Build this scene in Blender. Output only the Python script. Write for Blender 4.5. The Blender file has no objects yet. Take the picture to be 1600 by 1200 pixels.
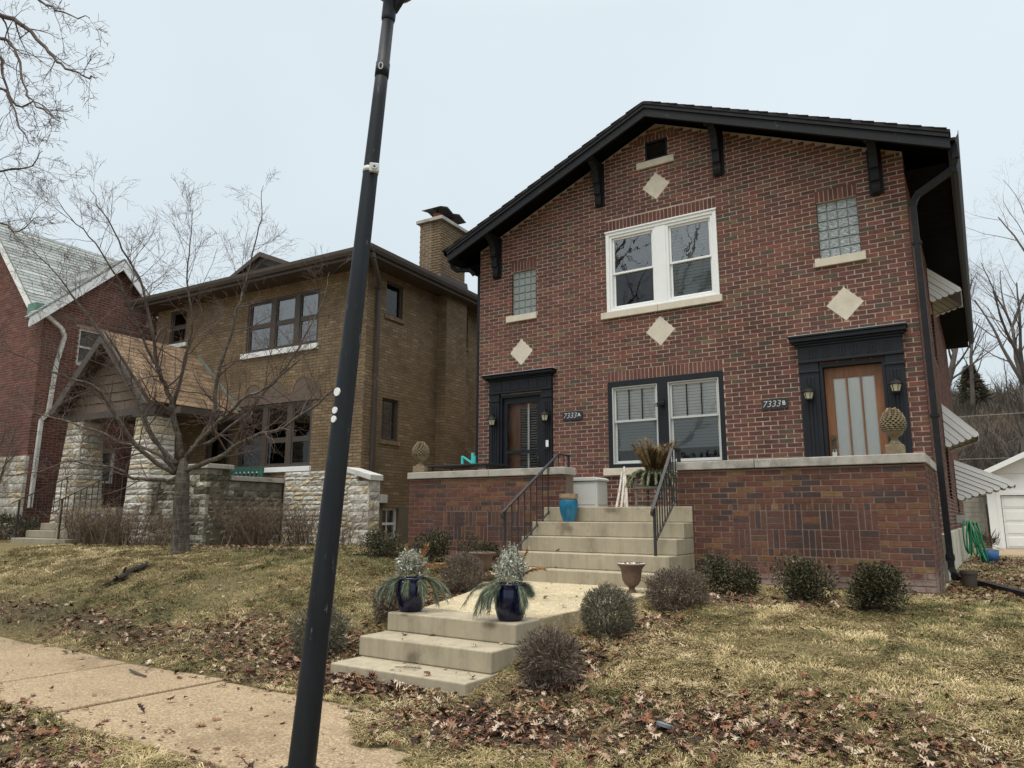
import bpy, math, random
import numpy as np
from mathutils import Vector, Matrix

S = bpy.context.scene
COL = S.collection
PI = math.pi
rng = np.random.default_rng(7)
random.seed(7)

# ------------------------------------------------------------------ camera, sky, sun, exposure
YAW, PITCH, ROLL = math.radians(32.91), math.radians(10.41), math.radians(0.2)
fw = Vector((-math.sin(YAW)*math.cos(PITCH), math.cos(YAW)*math.cos(PITCH), math.sin(PITCH)))
rt0 = Vector((math.cos(YAW), math.sin(YAW), 0)); up0 = rt0.cross(fw)
rt = rt0*math.cos(ROLL) + up0*math.sin(ROLL); up = -rt0*math.sin(ROLL) + up0*math.cos(ROLL)
cd = bpy.data.cameras.new('camera'); cam = bpy.data.objects.new('camera', cd); COL.objects.link(cam)
cam.matrix_world = Matrix(((rt.x, up.x, -fw.x, 0), (rt.y, up.y, -fw.y, 0), (rt.z, up.z, -fw.z, 0), (0, 0, 0, 1)))
cd.sensor_fit = 'HORIZONTAL'; cd.sensor_width = 36; cd.lens = 1131*36/1600; cd.clip_start = .05; cd.clip_end = 2000
S.camera = cam

SUN_EL, SUN_AZ = math.radians(68), math.radians(176)       # azimuth from +Y, clockwise
W = bpy.data.worlds.new('World'); S.world = W; W.use_nodes = True
wn, wl = W.node_tree.nodes, W.node_tree.links
wn.clear()
wo = wn.new('ShaderNodeOutputWorld'); bgA = wn.new('ShaderNodeBackground'); bgB = wn.new('ShaderNodeBackground'); add = wn.new('ShaderNodeAddShader')
sky = wn.new('ShaderNodeTexSky'); sky.sky_type = 'NISHITA'; sky.sun_disc = False
sky.sun_elevation = SUN_EL; sky.sun_rotation = SUN_AZ; sky.dust_density = 4
bgA.inputs['Strength'].default_value = .012
wl.new(sky.outputs[0], bgA.inputs['Color'])
# overcast layer: brighter towards the zenith, soft cloud mottling
tc = wn.new('ShaderNodeTexCoord'); sx = wn.new('ShaderNodeSeparateXYZ'); wl.new(tc.outputs['Generated'], sx.inputs[0])
rp = wn.new('ShaderNodeValToRGB'); rp.color_ramp.interpolation = 'EASE'; wl.new(sx.outputs['Z'], rp.inputs[0])
rp.color_ramp.elements[0].position = 0.0; rp.color_ramp.elements[0].color = (.485, .545, .572, 1)
rp.color_ramp.elements[1].position = 1.0; rp.color_ramp.elements[1].color = (2.1, 2.1, 2.08, 1)
e = rp.color_ramp.elements.new(.60); e.color = (.555, .618, .65, 1)
nz = wn.new('ShaderNodeTexNoise'); nz.inputs['Scale'].default_value = 1.6; nz.inputs['Detail'].default_value = 4; wl.new(tc.outputs['Generated'], nz.inputs['Vector'])
mr = wn.new('ShaderNodeMapRange'); mr.inputs[3].default_value = .88; mr.inputs[4].default_value = 1.12; wl.new(nz.outputs[0], mr.inputs[0])
mx = wn.new('ShaderNodeVectorMath'); mx.operation = 'SCALE'; wl.new(rp.outputs[0], mx.inputs[0]); wl.new(mr.outputs[0], mx.inputs['Scale'])
wl.new(mx.outputs[0], bgB.inputs['Color']); bgB.inputs['Strength'].default_value = 1.0
wl.new(bgA.outputs[0], add.inputs[0]); wl.new(bgB.outputs[0], add.inputs[1]); wl.new(add.outputs[0], wo.inputs['Surface'])
sd = bpy.data.lights.new('sun', 'SUN'); sd.energy = 1.5; sd.angle = math.radians(30); sd.color = (1, .95, .86)
so = bpy.data.objects.new('sun', sd); COL.objects.link(so)
so.rotation_euler = (Vector((math.sin(SUN_AZ)*math.cos(SUN_EL), math.cos(SUN_AZ)*math.cos(SUN_EL), math.sin(SUN_EL)))).to_track_quat('Z', 'Y').to_euler()
S.view_settings.view_transform = 'Standard'; S.view_settings.look = 'None'; S.view_settings.gamma = 1; S.view_settings.exposure = 0.38
S.view_settings.use_curve_mapping = False

# ------------------------------------------------------------------ helpers
def c8(r, g, b):
    f = lambda x: (x/255/12.92) if x <= 10.3 else ((x/255+.055)/1.055)**2.4
    return (f(r), f(g), f(b))

def new_mat(name):
    m = bpy.data.materials.new(name); m.use_nodes = True
    nt = m.node_tree; b = nt.nodes['Principled BSDF']
    return m, nt, b

def noise(nt, scale, detail=4, coord=None, vec=None, rough=.6):
    n = nt.nodes.new('ShaderNodeTexNoise'); n.inputs['Scale'].default_value = scale; n.inputs['Detail'].default_value = detail
    n.inputs['Roughness'].default_value = rough
    if vec is None:
        g = nt.nodes.new('ShaderNodeNewGeometry'); vec = g.outputs['Position']
    nt.links.new(vec, n.inputs['Vector'])
    return n.outputs[0]

def stretch(nt, sx_, sy_, sz_):
    g = nt.nodes.new('ShaderNodeNewGeometry'); v = nt.nodes.new('ShaderNodeVectorMath'); v.operation = 'MULTIPLY'
    v.inputs[1].default_value = (sx_, sy_, sz_); nt.links.new(g.outputs['Position'], v.inputs[0])
    return v.outputs[0]

def mixc(nt, fac, a, b, mode='MIX'):
    m = nt.nodes.new('ShaderNodeMix'); m.data_type = 'RGBA'; m.blend_type = mode
    for sock, val in ((m.inputs[0], fac), (m.inputs[6], a), (m.inputs[7], b)):
        if isinstance(val, bpy.types.NodeSocket): nt.links.new(val, sock)
        elif isinstance(val, (int, float)): sock.default_value = val
        else: sock.default_value = (*val[:3], 1)
    return m.outputs[2]

def ramp(nt, fac, stops, interp='LINEAR'):
    r = nt.nodes.new('ShaderNodeValToRGB'); cr = r.color_ramp; cr.interpolation = interp
    while len(cr.elements) > 1: cr.elements.remove(cr.elements[-1])
    for i, (p, c) in enumerate(stops):
        el = cr.elements[0] if i == 0 else cr.elements.new(p)
        el.position = p; el.color = (*c[:3], 1) if not isinstance(c, (int, float)) else (c, c, c, 1)
    nt.links.new(fac, r.inputs[0])
    return r.outputs[0]

def bump(nt, b, h, strength=.4, dist=.01):
    n = nt.nodes.new('ShaderNodeBump'); n.inputs['Strength'].default_value = strength; n.inputs['Distance'].default_value = dist
    nt.links.new(h, n.inputs['Height']); nt.links.new(n.outputs[0], b.inputs['Normal'])

def pmat(name, col, rough=.8, var=.25, scale=6, fine=60, metal=0, bmp=.3, bdist=.004, spec=.5, dirt=None, dscale=2.5, damt=.5):
    """plain painted / cast surface: colour with two scales of variation, wear and a fine relief"""
    m, nt, b = new_mat(name)
    lo = tuple(x*(1-var) for x in col); hi = tuple(min(1, x*(1+var)) for x in col)
    c = ramp(nt, noise(nt, scale), [(.3, lo), (.7, hi)])
    c = mixc(nt, .35, c, ramp(nt, noise(nt, fine, 3), [(.3, lo), (.7, hi)]))
    if dirt:
        f = ramp(nt, noise(nt, dscale, 6, rough=.7), [(.5, 0), (.72, damt)])
        c = mixc(nt, f, c, dirt)
    nt.links.new(c, b.inputs['Base Color'])
    b.inputs['Roughness'].default_value = rough; b.inputs['Metallic'].default_value = metal
    b.inputs['Specular IOR Level'].default_value = spec
    if bmp: bump(nt, b, noise(nt, fine, 5), bmp, bdist)
    return m

def tmat(name, stops, rough=.85, interp='LINEAR', var=.2, scale=30, bmp=.4, bdist=.004, spec=.3, extra=None):
    """colour picked by the per-face 'tone' attribute, plus grain"""
    m, nt, b = new_mat(name)
    a = nt.nodes.new('ShaderNodeAttribute'); a.attribute_name = 'tone'
    c = ramp(nt, a.outputs['Fac'], stops, interp)
    g = ramp(nt, noise(nt, scale, 5, rough=.7), [(.25, 1-var), (.75, 1+var*.6)])
    c = mixc(nt, 1.0, c, g, 'MULTIPLY')
    if extra: c = extra(nt, c)
    nt.links.new(c, b.inputs['Base Color']); b.inputs['Roughness'].default_value = rough
    b.inputs['Specular IOR Level'].default_value = spec
    if bmp: bump(nt, b, noise(nt, scale*2.2, 4), bmp, bdist)
    return m

class MB:
    def __init__(s): s.v = []; s.f = []; s.t = []; s.mi = []
    def add(s, vs, fs, tone=.5, mi=0):
        o = len(s.v); s.v.extend(vs); s.f.extend([tuple(i+o for i in f) for f in fs]); s.t.extend([tone]*len(fs)); s.mi.extend([mi]*len(fs))
    def box(s, x0, x1, y0, y1, z0, z1, tone=.5, mi=0):
        s.add([(x0,y0,z0),(x1,y0,z0),(x1,y1,z0),(x0,y1,z0),(x0,y0,z1),(x1,y0,z1),(x1,y1,z1),(x0,y1,z1)],
              [(0,3,2,1),(4,5,6,7),(0,1,5,4),(1,2,6,5),(2,3,7,6),(3,0,4,7)], tone, mi)
    def beam(s, a, b, w, h, tone=.5, mi=0, upv=(0,0,1)):
        a = Vector(a); b = Vector(b); d = (b-a).normalized(); u = Vector(upv)
        if abs(d.dot(u)) > .98: u = Vector((0,1,0))
        r = d.cross(u).normalized()*w/2; u = r.cross(d).normalized()*h/2
        vs = [tuple(p+i*r+j*u) for p in (a, b) for i, j in ((-1,-1),(1,-1),(1,1),(-1,1))]
        s.add(vs, [(0,3,2,1),(4,5,6,7),(0,1,5,4),(1,2,6,5),(2,3,7,6),(3,0,4,7)], tone, mi)
    def prism(s, poly, a, b, axis='y', tone=.5, mi=0):
        n = len(poly)
        f = {'x': lambda p, t: (t, p[0], p[1]), 'y': lambda p, t: (p[0], t, p[1]), 'z': lambda p, t: (p[0], p[1], t)}[axis]
        vs = [f(p, a) for p in poly]+[f(p, b) for p in poly]
        s.add(vs, [tuple(range(n)), tuple(range(2*n-1, n-1, -1))]+[(i, i+n, (i+1) % n+n, (i+1) % n) for i in range(n)], tone, mi)
    def tube(s, pts, rad, n=6, tone=.5, mi=0, cap=True):
        pts = [Vector(p) for p in pts]; m = len(pts)
        if isinstance(rad, (int, float)): rad = [rad]*m
        d0 = (pts[1]-pts[0]).normalized(); u = Vector((0,0,1)) if abs(d0.z) < .9 else Vector((1,0,0))
        vs = []
        for i, p in enumerate(pts):
            d = (pts[min(i+1, m-1)]-pts[max(i-1, 0)]).normalized()
            r = d.cross(u).normalized(); u = r.cross(d).normalized()
            for k in range(n):
                a = 2*PI*k/n; vs.append(tuple(p+(r*math.cos(a)+u*math.sin(a))*rad[i]))
        fs = [(i*n+k, i*n+(k+1) % n, (i+1)*n+(k+1) % n, (i+1)*n+k) for i in range(m-1) for k in range(n)]
        if cap: fs += [tuple(range(n-1, -1, -1)), tuple(range((m-1)*n, m*n))]
        s.add(vs, fs, tone, mi)
    def lathe(s, prof, n=24, c=(0,0,0), tone=.5, mi=0, sx=1, sy=1):
        vs = []; m = len(prof)
        for r, z in prof:
            for k in range(n):
                a = 2*PI*k/n; vs.append((c[0]+r*sx*math.cos(a), c[1]+r*sy*math.sin(a), c[2]+z))
        fs = [(i*n+k, i*n+(k+1) % n, (i+1)*n+(k+1) % n, (i+1)*n+k) for i in range(m-1) for k in range(n)]
        fs += [tuple(range(n-1, -1, -1)), tuple(range((m-1)*n, m*n))]
        s.add(vs, fs, tone, mi)
    def build(s, name, mat, parent=None, smooth=False, bevel=0, loc=None):
        me = bpy.data.meshes.new(name); me.from_pydata(s.v, [], s.f)
        mats = mat if isinstance(mat, (list, tuple)) else [mat]
        for m in mats: me.materials.append(m)
        if len(mats) > 1: me.polygons.foreach_set('material_index', s.mi)
        at = me.attributes.new('tone', 'FLOAT', 'FACE'); at.data.foreach_set('value', np.array(s.t, dtype=np.float32))
        if smooth: me.polygons.foreach_set('use_smooth', [True]*len(s.f))
        me.update()
        o = bpy.data.objects.new(name, me); COL.objects.link(o)
        if loc is not None: o.location = loc
        if bevel:
            bv = o.modifiers.new('bevel', 'BEVEL'); bv.width = bevel; bv.segments = 2; bv.limit_method = 'ANGLE'
        if parent is not None: attach(o, parent)
        return o

FR = {}
def attach(o, parent):
    o.parent = parent
    if parent.parent is None:
        F = FR.get(parent.name)
        if F is not None: o.matrix_parent_inverse = parent.matrix_basis.inverted() @ F
def tag(o, label=None, cat=None, group=None, kind=None):
    if label: o['label'] = label
    if cat: o['category'] = cat
    if group: o['group'] = group
    if kind: o['kind'] = kind
    return o
def thing(name, label, cat, loc=(0,0,0), rz=0, group=None, frame=None):
    """Empty at the thing's base. frame: matrix of the coordinates its parts are written in (None: its own)"""
    o = bpy.data.objects.new(name, None); o.empty_display_size = .2; COL.objects.link(o)
    o.location = loc; o.rotation_euler = (0, 0, rz)
    if frame is not None: FR[o.name] = frame
    return tag(o, label, cat, group)
I4 = Matrix.Identity(4)
def dup(root, loc, rz=0, scale=1, label=None, group=None):
    def cp(o, p):
        c = o.copy(); COL.objects.link(c)
        if p: c.parent = p
        for ch in list(o.children): cp(ch, c)
        return c
    r = cp(root, None); r.location = loc; r.rotation_euler = (0, 0, rz); r.scale = (scale,)*3 if isinstance(scale, (int, float)) else scale
    if label: r['label'] = label
    if group: r['group'] = group
    return r
def struct(o, label=None): 
    o['kind'] = 'structure'
    if label: o['label'] = label
    return o

def lattice(seed, n=256):
    return np.random.default_rng(seed).random((n, n))
_L = {}
def vn(x, y, scale, seed=0):
    """value noise on arrays"""
    L = _L.setdefault(seed, lattice(seed)); x = np.asarray(x, float)*scale+500; y = np.asarray(y, float)*scale+500
    xi = np.floor(x).astype(int); yi = np.floor(y).astype(int); fx = x-xi; fy = y-yi
    fx = fx*fx*(3-2*fx); fy = fy*fy*(3-2*fy); g = lambda i, j: L[i % 256, j % 256]
    return (g(xi, yi)*(1-fx)+g(xi+1, yi)*fx)*(1-fy)+(g(xi, yi+1)*(1-fx)+g(xi+1, yi+1)*fx)*fy

# neighbouring houses are turned 2.9 degrees: their parts are written in this frame
TH = math.radians(2.9); FB = Matrix.Rotation(TH, 4, 'Z')
def wB(x, y, z=0): return FB @ Vector((x, y, z))

# ------------------------------------------------------------------ materials
M = {}
def wall_wear(nt, c):
    f = ramp(nt, noise(nt, .8, 6, rough=.7), [(.33, .70), (.5, 1.0), (.68, 1.15)])
    c = mixc(nt, 1.0, c, f, 'MULTIPLY')
    # rain streaks and lime bloom
    v = ramp(nt, noise(nt, 1.0, 5, vec=stretch(nt, 2.6, 2.6, .35), rough=.7), [(.56, 0), (.74, .38)])
    c = mixc(nt, v, c, (.05, .036, .030))
    w = ramp(nt, noise(nt, 2.1, 7, rough=.8), [(.62, 0), (.76, .35)])
    return mixc(nt, w, c, (.36, .27, .22))
RED = [(0,(.138,.058,.045)),(.16,(.162,.068,.052)),(.34,(.118,.053,.043)),(.50,(.146,.059,.046)),(.64,(.110,.052,.042)),(.74,(.20,.074,.054)),(.84,(.115,.080,.054)),(.90,(.18,.090,.055)),(.955,(.085,.070,.052)),(.98,(.16,.11,.062))]
M['brick'] = tmat('red_brick', RED, .85, 'CONSTANT', .32, 24, extra=wall_wear)
PORCH = [(0,(.140,.058,.041)),(.22,(.165,.077,.043)),(.38,(.112,.053,.041)),(.56,(.145,.058,.042)),(.70,(.185,.095,.047)),(.78,(.075,.048,.044)),(.87,(.115,.065,.046)),(.955,(.21,.12,.058))]
def porch_wear(nt, c):
    # lime bloom: pale patches, strongest in the lowest courses where damp rises
    g = nt.nodes.new('ShaderNodeNewGeometry'); s_ = nt.nodes.new('ShaderNodeSeparateXYZ'); nt.links.new(g.outputs['Position'], s_.inputs[0])
    low = nt.nodes.new('ShaderNodeMapRange'); low.inputs[1].default_value = -.45; low.inputs[2].default_value = -.75; low.inputs[3].default_value = .0; low.inputs[4].default_value = .30; nt.links.new(s_.outputs['Z'], low.inputs[0])
    ad = nt.nodes.new('ShaderNodeMath'); ad.operation = 'ADD'; nt.links.new(noise(nt, 3.2, 6, rough=.72), ad.inputs[0]); nt.links.new(low.outputs[0], ad.inputs[1])
    f = ramp(nt, ad.outputs[0], [(.66, 0), (.88, .6)])
    c = mixc(nt, f, c, (.42, .34, .30))
    d = ramp(nt, noise(nt, 1.3, 5), [(.35, .72), (.65, 1.1)])
    return mixc(nt, 1.0, c, d, 'MULTIPLY')
M['porch_brick'] = tmat('porch_brick', PORCH, .88, 'CONSTANT', .35, 22, extra=porch_wear)
TAN = [(0,(.21,.15,.086)),(.22,(.235,.168,.096)),(.45,(.19,.132,.077)),(.68,(.22,.153,.088)),(.86,(.25,.178,.102)),(.96,(.285,.212,.135))]
M['tan_brick'] = tmat('tan_brick', TAN, .85, 'CONSTANT', .3, 22, extra=wall_wear)
RB2 = [(0,(.14,.052,.042)),(.3,(.165,.062,.048)),(.55,(.115,.046,.038)),(.8,(.185,.078,.056))]
M['red_brick2'] = tmat('old_red_brick', RB2, .85, 'CONSTANT', .3, 22, extra=wall_wear)
M['mortar'] = pmat('pink_mortar', (.43,.345,.285), .95, .28, 3, 60)
M['porch_mortar'] = pmat('porch_mortar', (.20,.145,.115), .95, .35, 4, 80)
M['tan_mortar'] = pmat('tan_mortar', (.12,.088,.055), .95, .2, 5, 90)
M['grey_mortar'] = pmat('grey_mortar', (.30,.275,.225), .95, .25, 6, 60)
M['old_mortar'] = pmat('old_mortar', (.30,.22,.18), .95, .2, 5, 90)
M['limestone'] = pmat('limestone', (.60,.545,.44), .8, .12, 6, 70, dirt=(.30,.26,.2), damt=.35)
M['coping'] = pmat('coping_stone', (.40,.37,.325), .85, .18, 4, 60, dirt=(.115,.11,.105), dscale=3.2, damt=.85)
def concrete(name, col, stain=(.2,.165,.115), spots=()):
    m, nt, b = new_mat(name)
    c = ramp(nt, noise(nt, 2.2, 6), [(.3, tuple(x*.86 for x in col)), (.7, tuple(x*1.1 for x in col))])
    c = mixc(nt, .45, c, ramp(nt, noise(nt, 140, 3), [(.3, tuple(x*.78 for x in col)), (.7, tuple(x*1.15 for x in col))]))
    f = ramp(nt, noise(nt, 1.0, 7, vec=stretch(nt, 1.1, 1.1, .7), rough=.7), [(.54, 0), (.72, .55)])
    c = mixc(nt, f, c, stain)
    v = ramp(nt, noise(nt, 1.0, 6, vec=stretch(nt, 6, 6, .7), rough=.75), [(.46, 0), (.72, .6)])
    c = mixc(nt, v, c, stain)
    k = ramp(nt, noise(nt, 5.5, 7, rough=.8), [(.56, 0), (.70, .5)])
    c = mixc(nt, k, c, tuple(x*.8 for x in stain))
    p = ramp(nt, noise(nt, 3.1, 5, rough=.7), [(.60, 0), (.72, .4)])
    c = mixc(nt, p, c, tuple(min(1, x*1.35) for x in col))
    g = nt.nodes.new('ShaderNodeNewGeometry')
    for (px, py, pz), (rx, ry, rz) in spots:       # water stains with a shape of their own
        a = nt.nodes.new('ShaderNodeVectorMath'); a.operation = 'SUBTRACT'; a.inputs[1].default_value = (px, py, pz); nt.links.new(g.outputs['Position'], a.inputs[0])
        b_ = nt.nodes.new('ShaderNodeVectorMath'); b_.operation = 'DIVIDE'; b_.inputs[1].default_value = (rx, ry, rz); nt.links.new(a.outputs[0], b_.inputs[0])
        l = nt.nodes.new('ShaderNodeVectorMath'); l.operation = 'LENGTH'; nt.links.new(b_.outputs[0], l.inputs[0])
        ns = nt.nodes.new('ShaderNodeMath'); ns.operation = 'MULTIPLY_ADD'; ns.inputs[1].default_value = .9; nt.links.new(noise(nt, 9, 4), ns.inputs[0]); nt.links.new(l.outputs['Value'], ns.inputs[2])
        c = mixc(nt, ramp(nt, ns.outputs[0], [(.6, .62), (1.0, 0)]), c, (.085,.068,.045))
    nt.links.new(c, b.inputs['Base Color']); b.inputs['Roughness'].default_value = .85; b.inputs['Specular IOR Level'].default_value = .25
    bump(nt, b, noise(nt, 160, 4), .35, .003)
    return m
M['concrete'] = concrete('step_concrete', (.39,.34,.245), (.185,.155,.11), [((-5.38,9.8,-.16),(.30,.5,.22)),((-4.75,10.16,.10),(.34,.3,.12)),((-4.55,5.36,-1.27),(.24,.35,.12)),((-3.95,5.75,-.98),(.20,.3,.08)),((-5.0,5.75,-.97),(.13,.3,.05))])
M['old_concrete'] = concrete('old_concrete', (.30,.27,.20), (.13,.115,.085))
def aggregate(name, col):
    m, nt, b = new_mat(name)
    vo = nt.nodes.new('ShaderNodeTexVoronoi'); vo.inputs['Scale'].default_value = 75
    g = nt.nodes.new('ShaderNodeNewGeometry'); nt.links.new(g.outputs['Position'], vo.inputs['Vector'])
    hsv = nt.nodes.new('ShaderNodeSeparateColor'); nt.links.new(vo.outputs['Color'], hsv.inputs[0])
    c = ramp(nt, hsv.outputs[0], [(0, tuple(x*.42 for x in col)), (.45, tuple(x*.85 for x in col)), (.8, tuple(min(1, x*1.25) for x in col)), (1, (min(1,col[0]*1.7), min(1,col[1]*1.75), min(1,col[2]*1.9)))])
    c = mixc(nt, .45, c, ramp(nt, noise(nt, 1.4, 6), [(.3, tuple(x*.75 for x in col)), (.7, tuple(x*1.1 for x in col))]))
    f = ramp(nt, noise(nt, .9, 7, rough=.75), [(.50, 0), (.70, .6)])
    c = mixc(nt, f, c, (.13,.09,.05))
    nt.links.new(c, b.inputs['Base Color']); b.inputs['Roughness'].default_value = .8; b.inputs['Specular IOR Level'].default_value = .3
    bump(nt, b, vo.outputs['Distance'], .5, .004)
    return m
M['aggregate'] = aggregate('exposed_aggregate', (.33,.245,.15))
M['walk'] = aggregate('front_walk_concrete', (.50,.42,.27))
M['black'] = pmat('black_trim_paint', (.0065,.007,.009), .6, .4, 5, 50, bmp=.35, spec=.3, dirt=(.045,.04,.037), dscale=14, damt=.35)
M['peeling'] = pmat('peeling_black_paint', (.0065,.007,.009), .6, .4, 5, 50, bmp=.6, spec=.3, dirt=(.20,.185,.17), dscale=16, damt=.9)
for el_ in [n for n in M['peeling'].node_tree.nodes if n.type == 'VALTORGB'][-1:]: el_.color_ramp.elements[0].position = .64; el_.color_ramp.elements[1].position = .70
M['navy'] = pmat('blue_black_paint', (.0075,.0095,.014), .5, .3, 5, 40, bmp=.15, spec=.35)
M['soffit'] = pmat('dark_soffit', (.0045,.0045,.005), .9, .3, 5, 40, spec=.06)
M['iron'] = pmat('black_iron', (.02,.02,.022), .5, .35, 12, 90, metal=.0, bmp=.5, dirt=(.09,.05,.03), dscale=9, damt=.4)
M['pole'] = None
M['white'] = pmat('white_paint', (.80,.81,.80), .45, .04, 6, 60, bmp=.08)
M['offwhite'] = pmat('weathered_white_paint', (.62,.62,.59), .6, .12, 4, 50, dirt=(.28,.25,.2), damt=.45)
M['cream'] = pmat('cream_foundation_paint', (.55,.52,.42), .8, .1, 4, 60, dirt=(.25,.22,.17), damt=.4)
M['brown_trim'] = pmat('brown_trim_paint', (.062,.047,.038), .6, .15, 5, 50)
M['brown_stucco'] = pmat('brown_stucco', (.13,.096,.072), .9, .15, 6, 90, bmp=.6)
M['foundation'] = pmat('brown_foundation', (.14,.115,.08), .9, .15, 4, 60, dirt=(.08,.065,.045), damt=.5)
M['shingle_dark'] = pmat('dark_shingles', (.022,.021,.022), .95, .3, 9, 120, bmp=.8)
M['shingle_tan'] = tmat('tan_shingles', [(0,(.15,.10,.06)),(.5,(.21,.142,.086)),(1,(.28,.195,.12))], .95, var=.35, scale=20)
M['slate'] = tmat('grey_slate', [(0,(.20,.22,.21)),(.5,(.28,.30,.29)),(1,(.36,.38,.36))], .75, var=.25, scale=8)
M['lead'] = pmat('grey_green_flashing', (.15,.17,.145), .7, .3, 6, 40)
M['copper'] = pmat('verdigris_copper', (.11,.21,.165), .7, .25)
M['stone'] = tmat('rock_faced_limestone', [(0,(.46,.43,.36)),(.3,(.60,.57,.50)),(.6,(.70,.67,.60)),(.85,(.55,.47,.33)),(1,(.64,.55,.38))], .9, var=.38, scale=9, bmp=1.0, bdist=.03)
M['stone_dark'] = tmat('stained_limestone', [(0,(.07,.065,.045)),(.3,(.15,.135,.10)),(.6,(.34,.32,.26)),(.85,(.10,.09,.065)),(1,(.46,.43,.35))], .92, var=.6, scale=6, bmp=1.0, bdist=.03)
M['door_wood'] = None
def wood(name, col, axis=(14, 14, 1.0), rough=.45):
    m, nt, b = new_mat(name)
    f = noise(nt, 1.0, 6, vec=stretch(nt, *axis), rough=.65)
    c = ramp(nt, f, [(.25, tuple(x*.55 for x in col)), (.55, col), (.8, tuple(x*1.45 for x in col))])
    nt.links.new(c, b.inputs['Base Color']); b.inputs['Roughness'].default_value = rough
    bump(nt, b, f, .2, .003); return m
M['door_wood'] = wood('stained_door_wood', (.22,.088,.033), (26, 26, 2.2))
M['grey_wood'] = wood('weathered_grey_wood', (.16,.145,.13), (30, 30, 4), .85)
M['bark'] = wood('grey_brown_bark', (.115,.088,.07), (22, 22, 7), .95)
def trunk_bark():
    m, nt, b = new_mat('furrowed_bark')
    f = noise(nt, 1.0, 7, vec=stretch(nt, 26, 26, 5), rough=.75); g = noise(nt, 1.0, 3, vec=stretch(nt, 3, 3, 24))
    c = ramp(nt, f, [(.32, (.03,.025,.02)), (.5, (.10,.083,.066)), (.7, (.21,.185,.155))])
    c = mixc(nt, ramp(nt, g, [(.5, 0), (.68, .5)]), c, (.28,.25,.21))
    nt.links.new(c, b.inputs['Base Color']); b.inputs['Roughness'].default_value = .95
    bump(nt, b, f, 1.0, .03); return m
M['trunk_bark'] = trunk_bark()
M['twig'] = pmat('twig_bark', (.085,.06,.05), .9, .3, 9, 60)
M['red_twig'] = pmat('reddish_twig_bark', (.105,.072,.06), .9, .3, 9, 60)
M['far_bark'] = pmat('far_bark', (.10,.082,.072), .95, .3, 3, 20)
def glass_mat(name, tint=(.965,.98,.98), ior=1.75, rough=.0, base=.04):
    m = bpy.data.materials.new(name); m.use_nodes = True; nt = m.node_tree; nt.nodes.clear()
    o = nt.nodes.new('ShaderNodeOutputMaterial'); t = nt.nodes.new('ShaderNodeBsdfTransparent'); t.inputs[0].default_value = (*tint, 1)
    g = nt.nodes.new('ShaderNodeBsdfGlossy'); g.inputs['Roughness'].default_value = rough
    fr = nt.nodes.new('ShaderNodeFresnel'); fr.inputs[0].default_value = ior
    # old panes are slightly wavy
    bp = nt.nodes.new('ShaderNodeBump'); bp.inputs['Strength'].default_value = .06; bp.inputs['Distance'].default_value = .02
    nt.links.new(noise(nt, 3.0, 2), bp.inputs['Height']); nt.links.new(bp.outputs[0], g.inputs['Normal'])
    mix = nt.nodes.new('ShaderNodeMixShader'); nt.links.new(fr.outputs[0], mix.inputs[0]); nt.links.new(t.outputs[0], mix.inputs[1]); nt.links.new(g.outputs[0], mix.inputs[2])
    nt.links.new(mix.outputs[0], o.inputs[0]); return m
M['glass'] = glass_mat('window_glass', ior=3.1)
M['low_glass'] = glass_mat('lower_window_glass', (.98,.99,.99), 1.7)
M['clear_glass'] = glass_mat('clear_door_glass', (.97,.98,.98), 1.35)
M['screen_glass'] = glass_mat('screened_glass', (.55,.58,.59), 1.8, .03)
M['dark_glass'] = glass_mat('dim_glass', (.35,.37,.38), 1.6)
def block_glass():
    m, nt, b = new_mat('glass_block')
    b.inputs['Base Color'].default_value = (.30,.34,.335,1); b.inputs['Roughness'].default_value = .12; b.inputs['Specular IOR Level'].default_value = .9
    c = ramp(nt, noise(nt, 16, 3, vec=stretch(nt, 1, 1, 2.4)), [(.3, (.12,.145,.15)), (.5, (.28,.32,.33)), (.72, (.52,.56,.55))]); nt.links.new(c, b.inputs['Base Color'])
    bump(nt, b, noise(nt, 22, 3, vec=stretch(nt, 1, 1, 2.2)), .9, .03); return m
M['block'] = block_glass()
M['block2'] = pmat('frosted_glass_block', (.25,.28,.27), .25, .4, 45, 90, bmp=.9, bdist=.01)
M['blind'] = pmat('white_blind', (.91,.92,.90), .5, .04, 3, 30, bmp=.05)
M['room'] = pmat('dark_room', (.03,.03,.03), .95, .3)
M['plastic_grey'] = pmat('grey_plastic', (.50,.51,.49), .5, .05, 5, 80, bmp=.1)
M['lantern_glass'] = pmat('lantern_glass', (.62,.58,.42), .3, .12, 20, 60, bmp=.1)
M['silver'] = pmat('brushed_metal', (.5,.5,.5), .3, .1, 9, 80, metal=.9)
M['bronze'] = pmat('aged_bronze', (.09,.075,.045), .4, .3, 20, 90, metal=.6)
M['pine_stone'] = pmat('mossy_cast_stone', (.21,.165,.10), .9, .4, 14, 90, bmp=.7, dirt=(.10,.10,.05), dscale=10, damt=.6)
M['terracotta'] = pmat('brown_urn', (.115,.068,.048), .7, .25, 6, 60, dirt=(.25,.21,.18), dscale=7, damt=.35)
M['snow'] = pmat('pale_crust', (.6,.56,.5), .9, .2, 20, 60)
M['soil'] = pmat('soil', (.045,.033,.025), 1, .4, 12, 60, bmp=1)
def cobalt():
    m, nt, b = new_mat('cobalt_glaze')
    f = noise(nt, 1.0, 4, vec=stretch(nt, 26, 26, 3))
    c = ramp(nt, f, [(.3, (.0025,.004,.013)), (.62, (.004,.008,.04)), (.85, (.02,.05,.10))])
    nt.links.new(c, b.inputs['Base Color']); b.inputs['Roughness'].default_value = .12; bump(nt, b, f, .25, .01); return m
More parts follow.
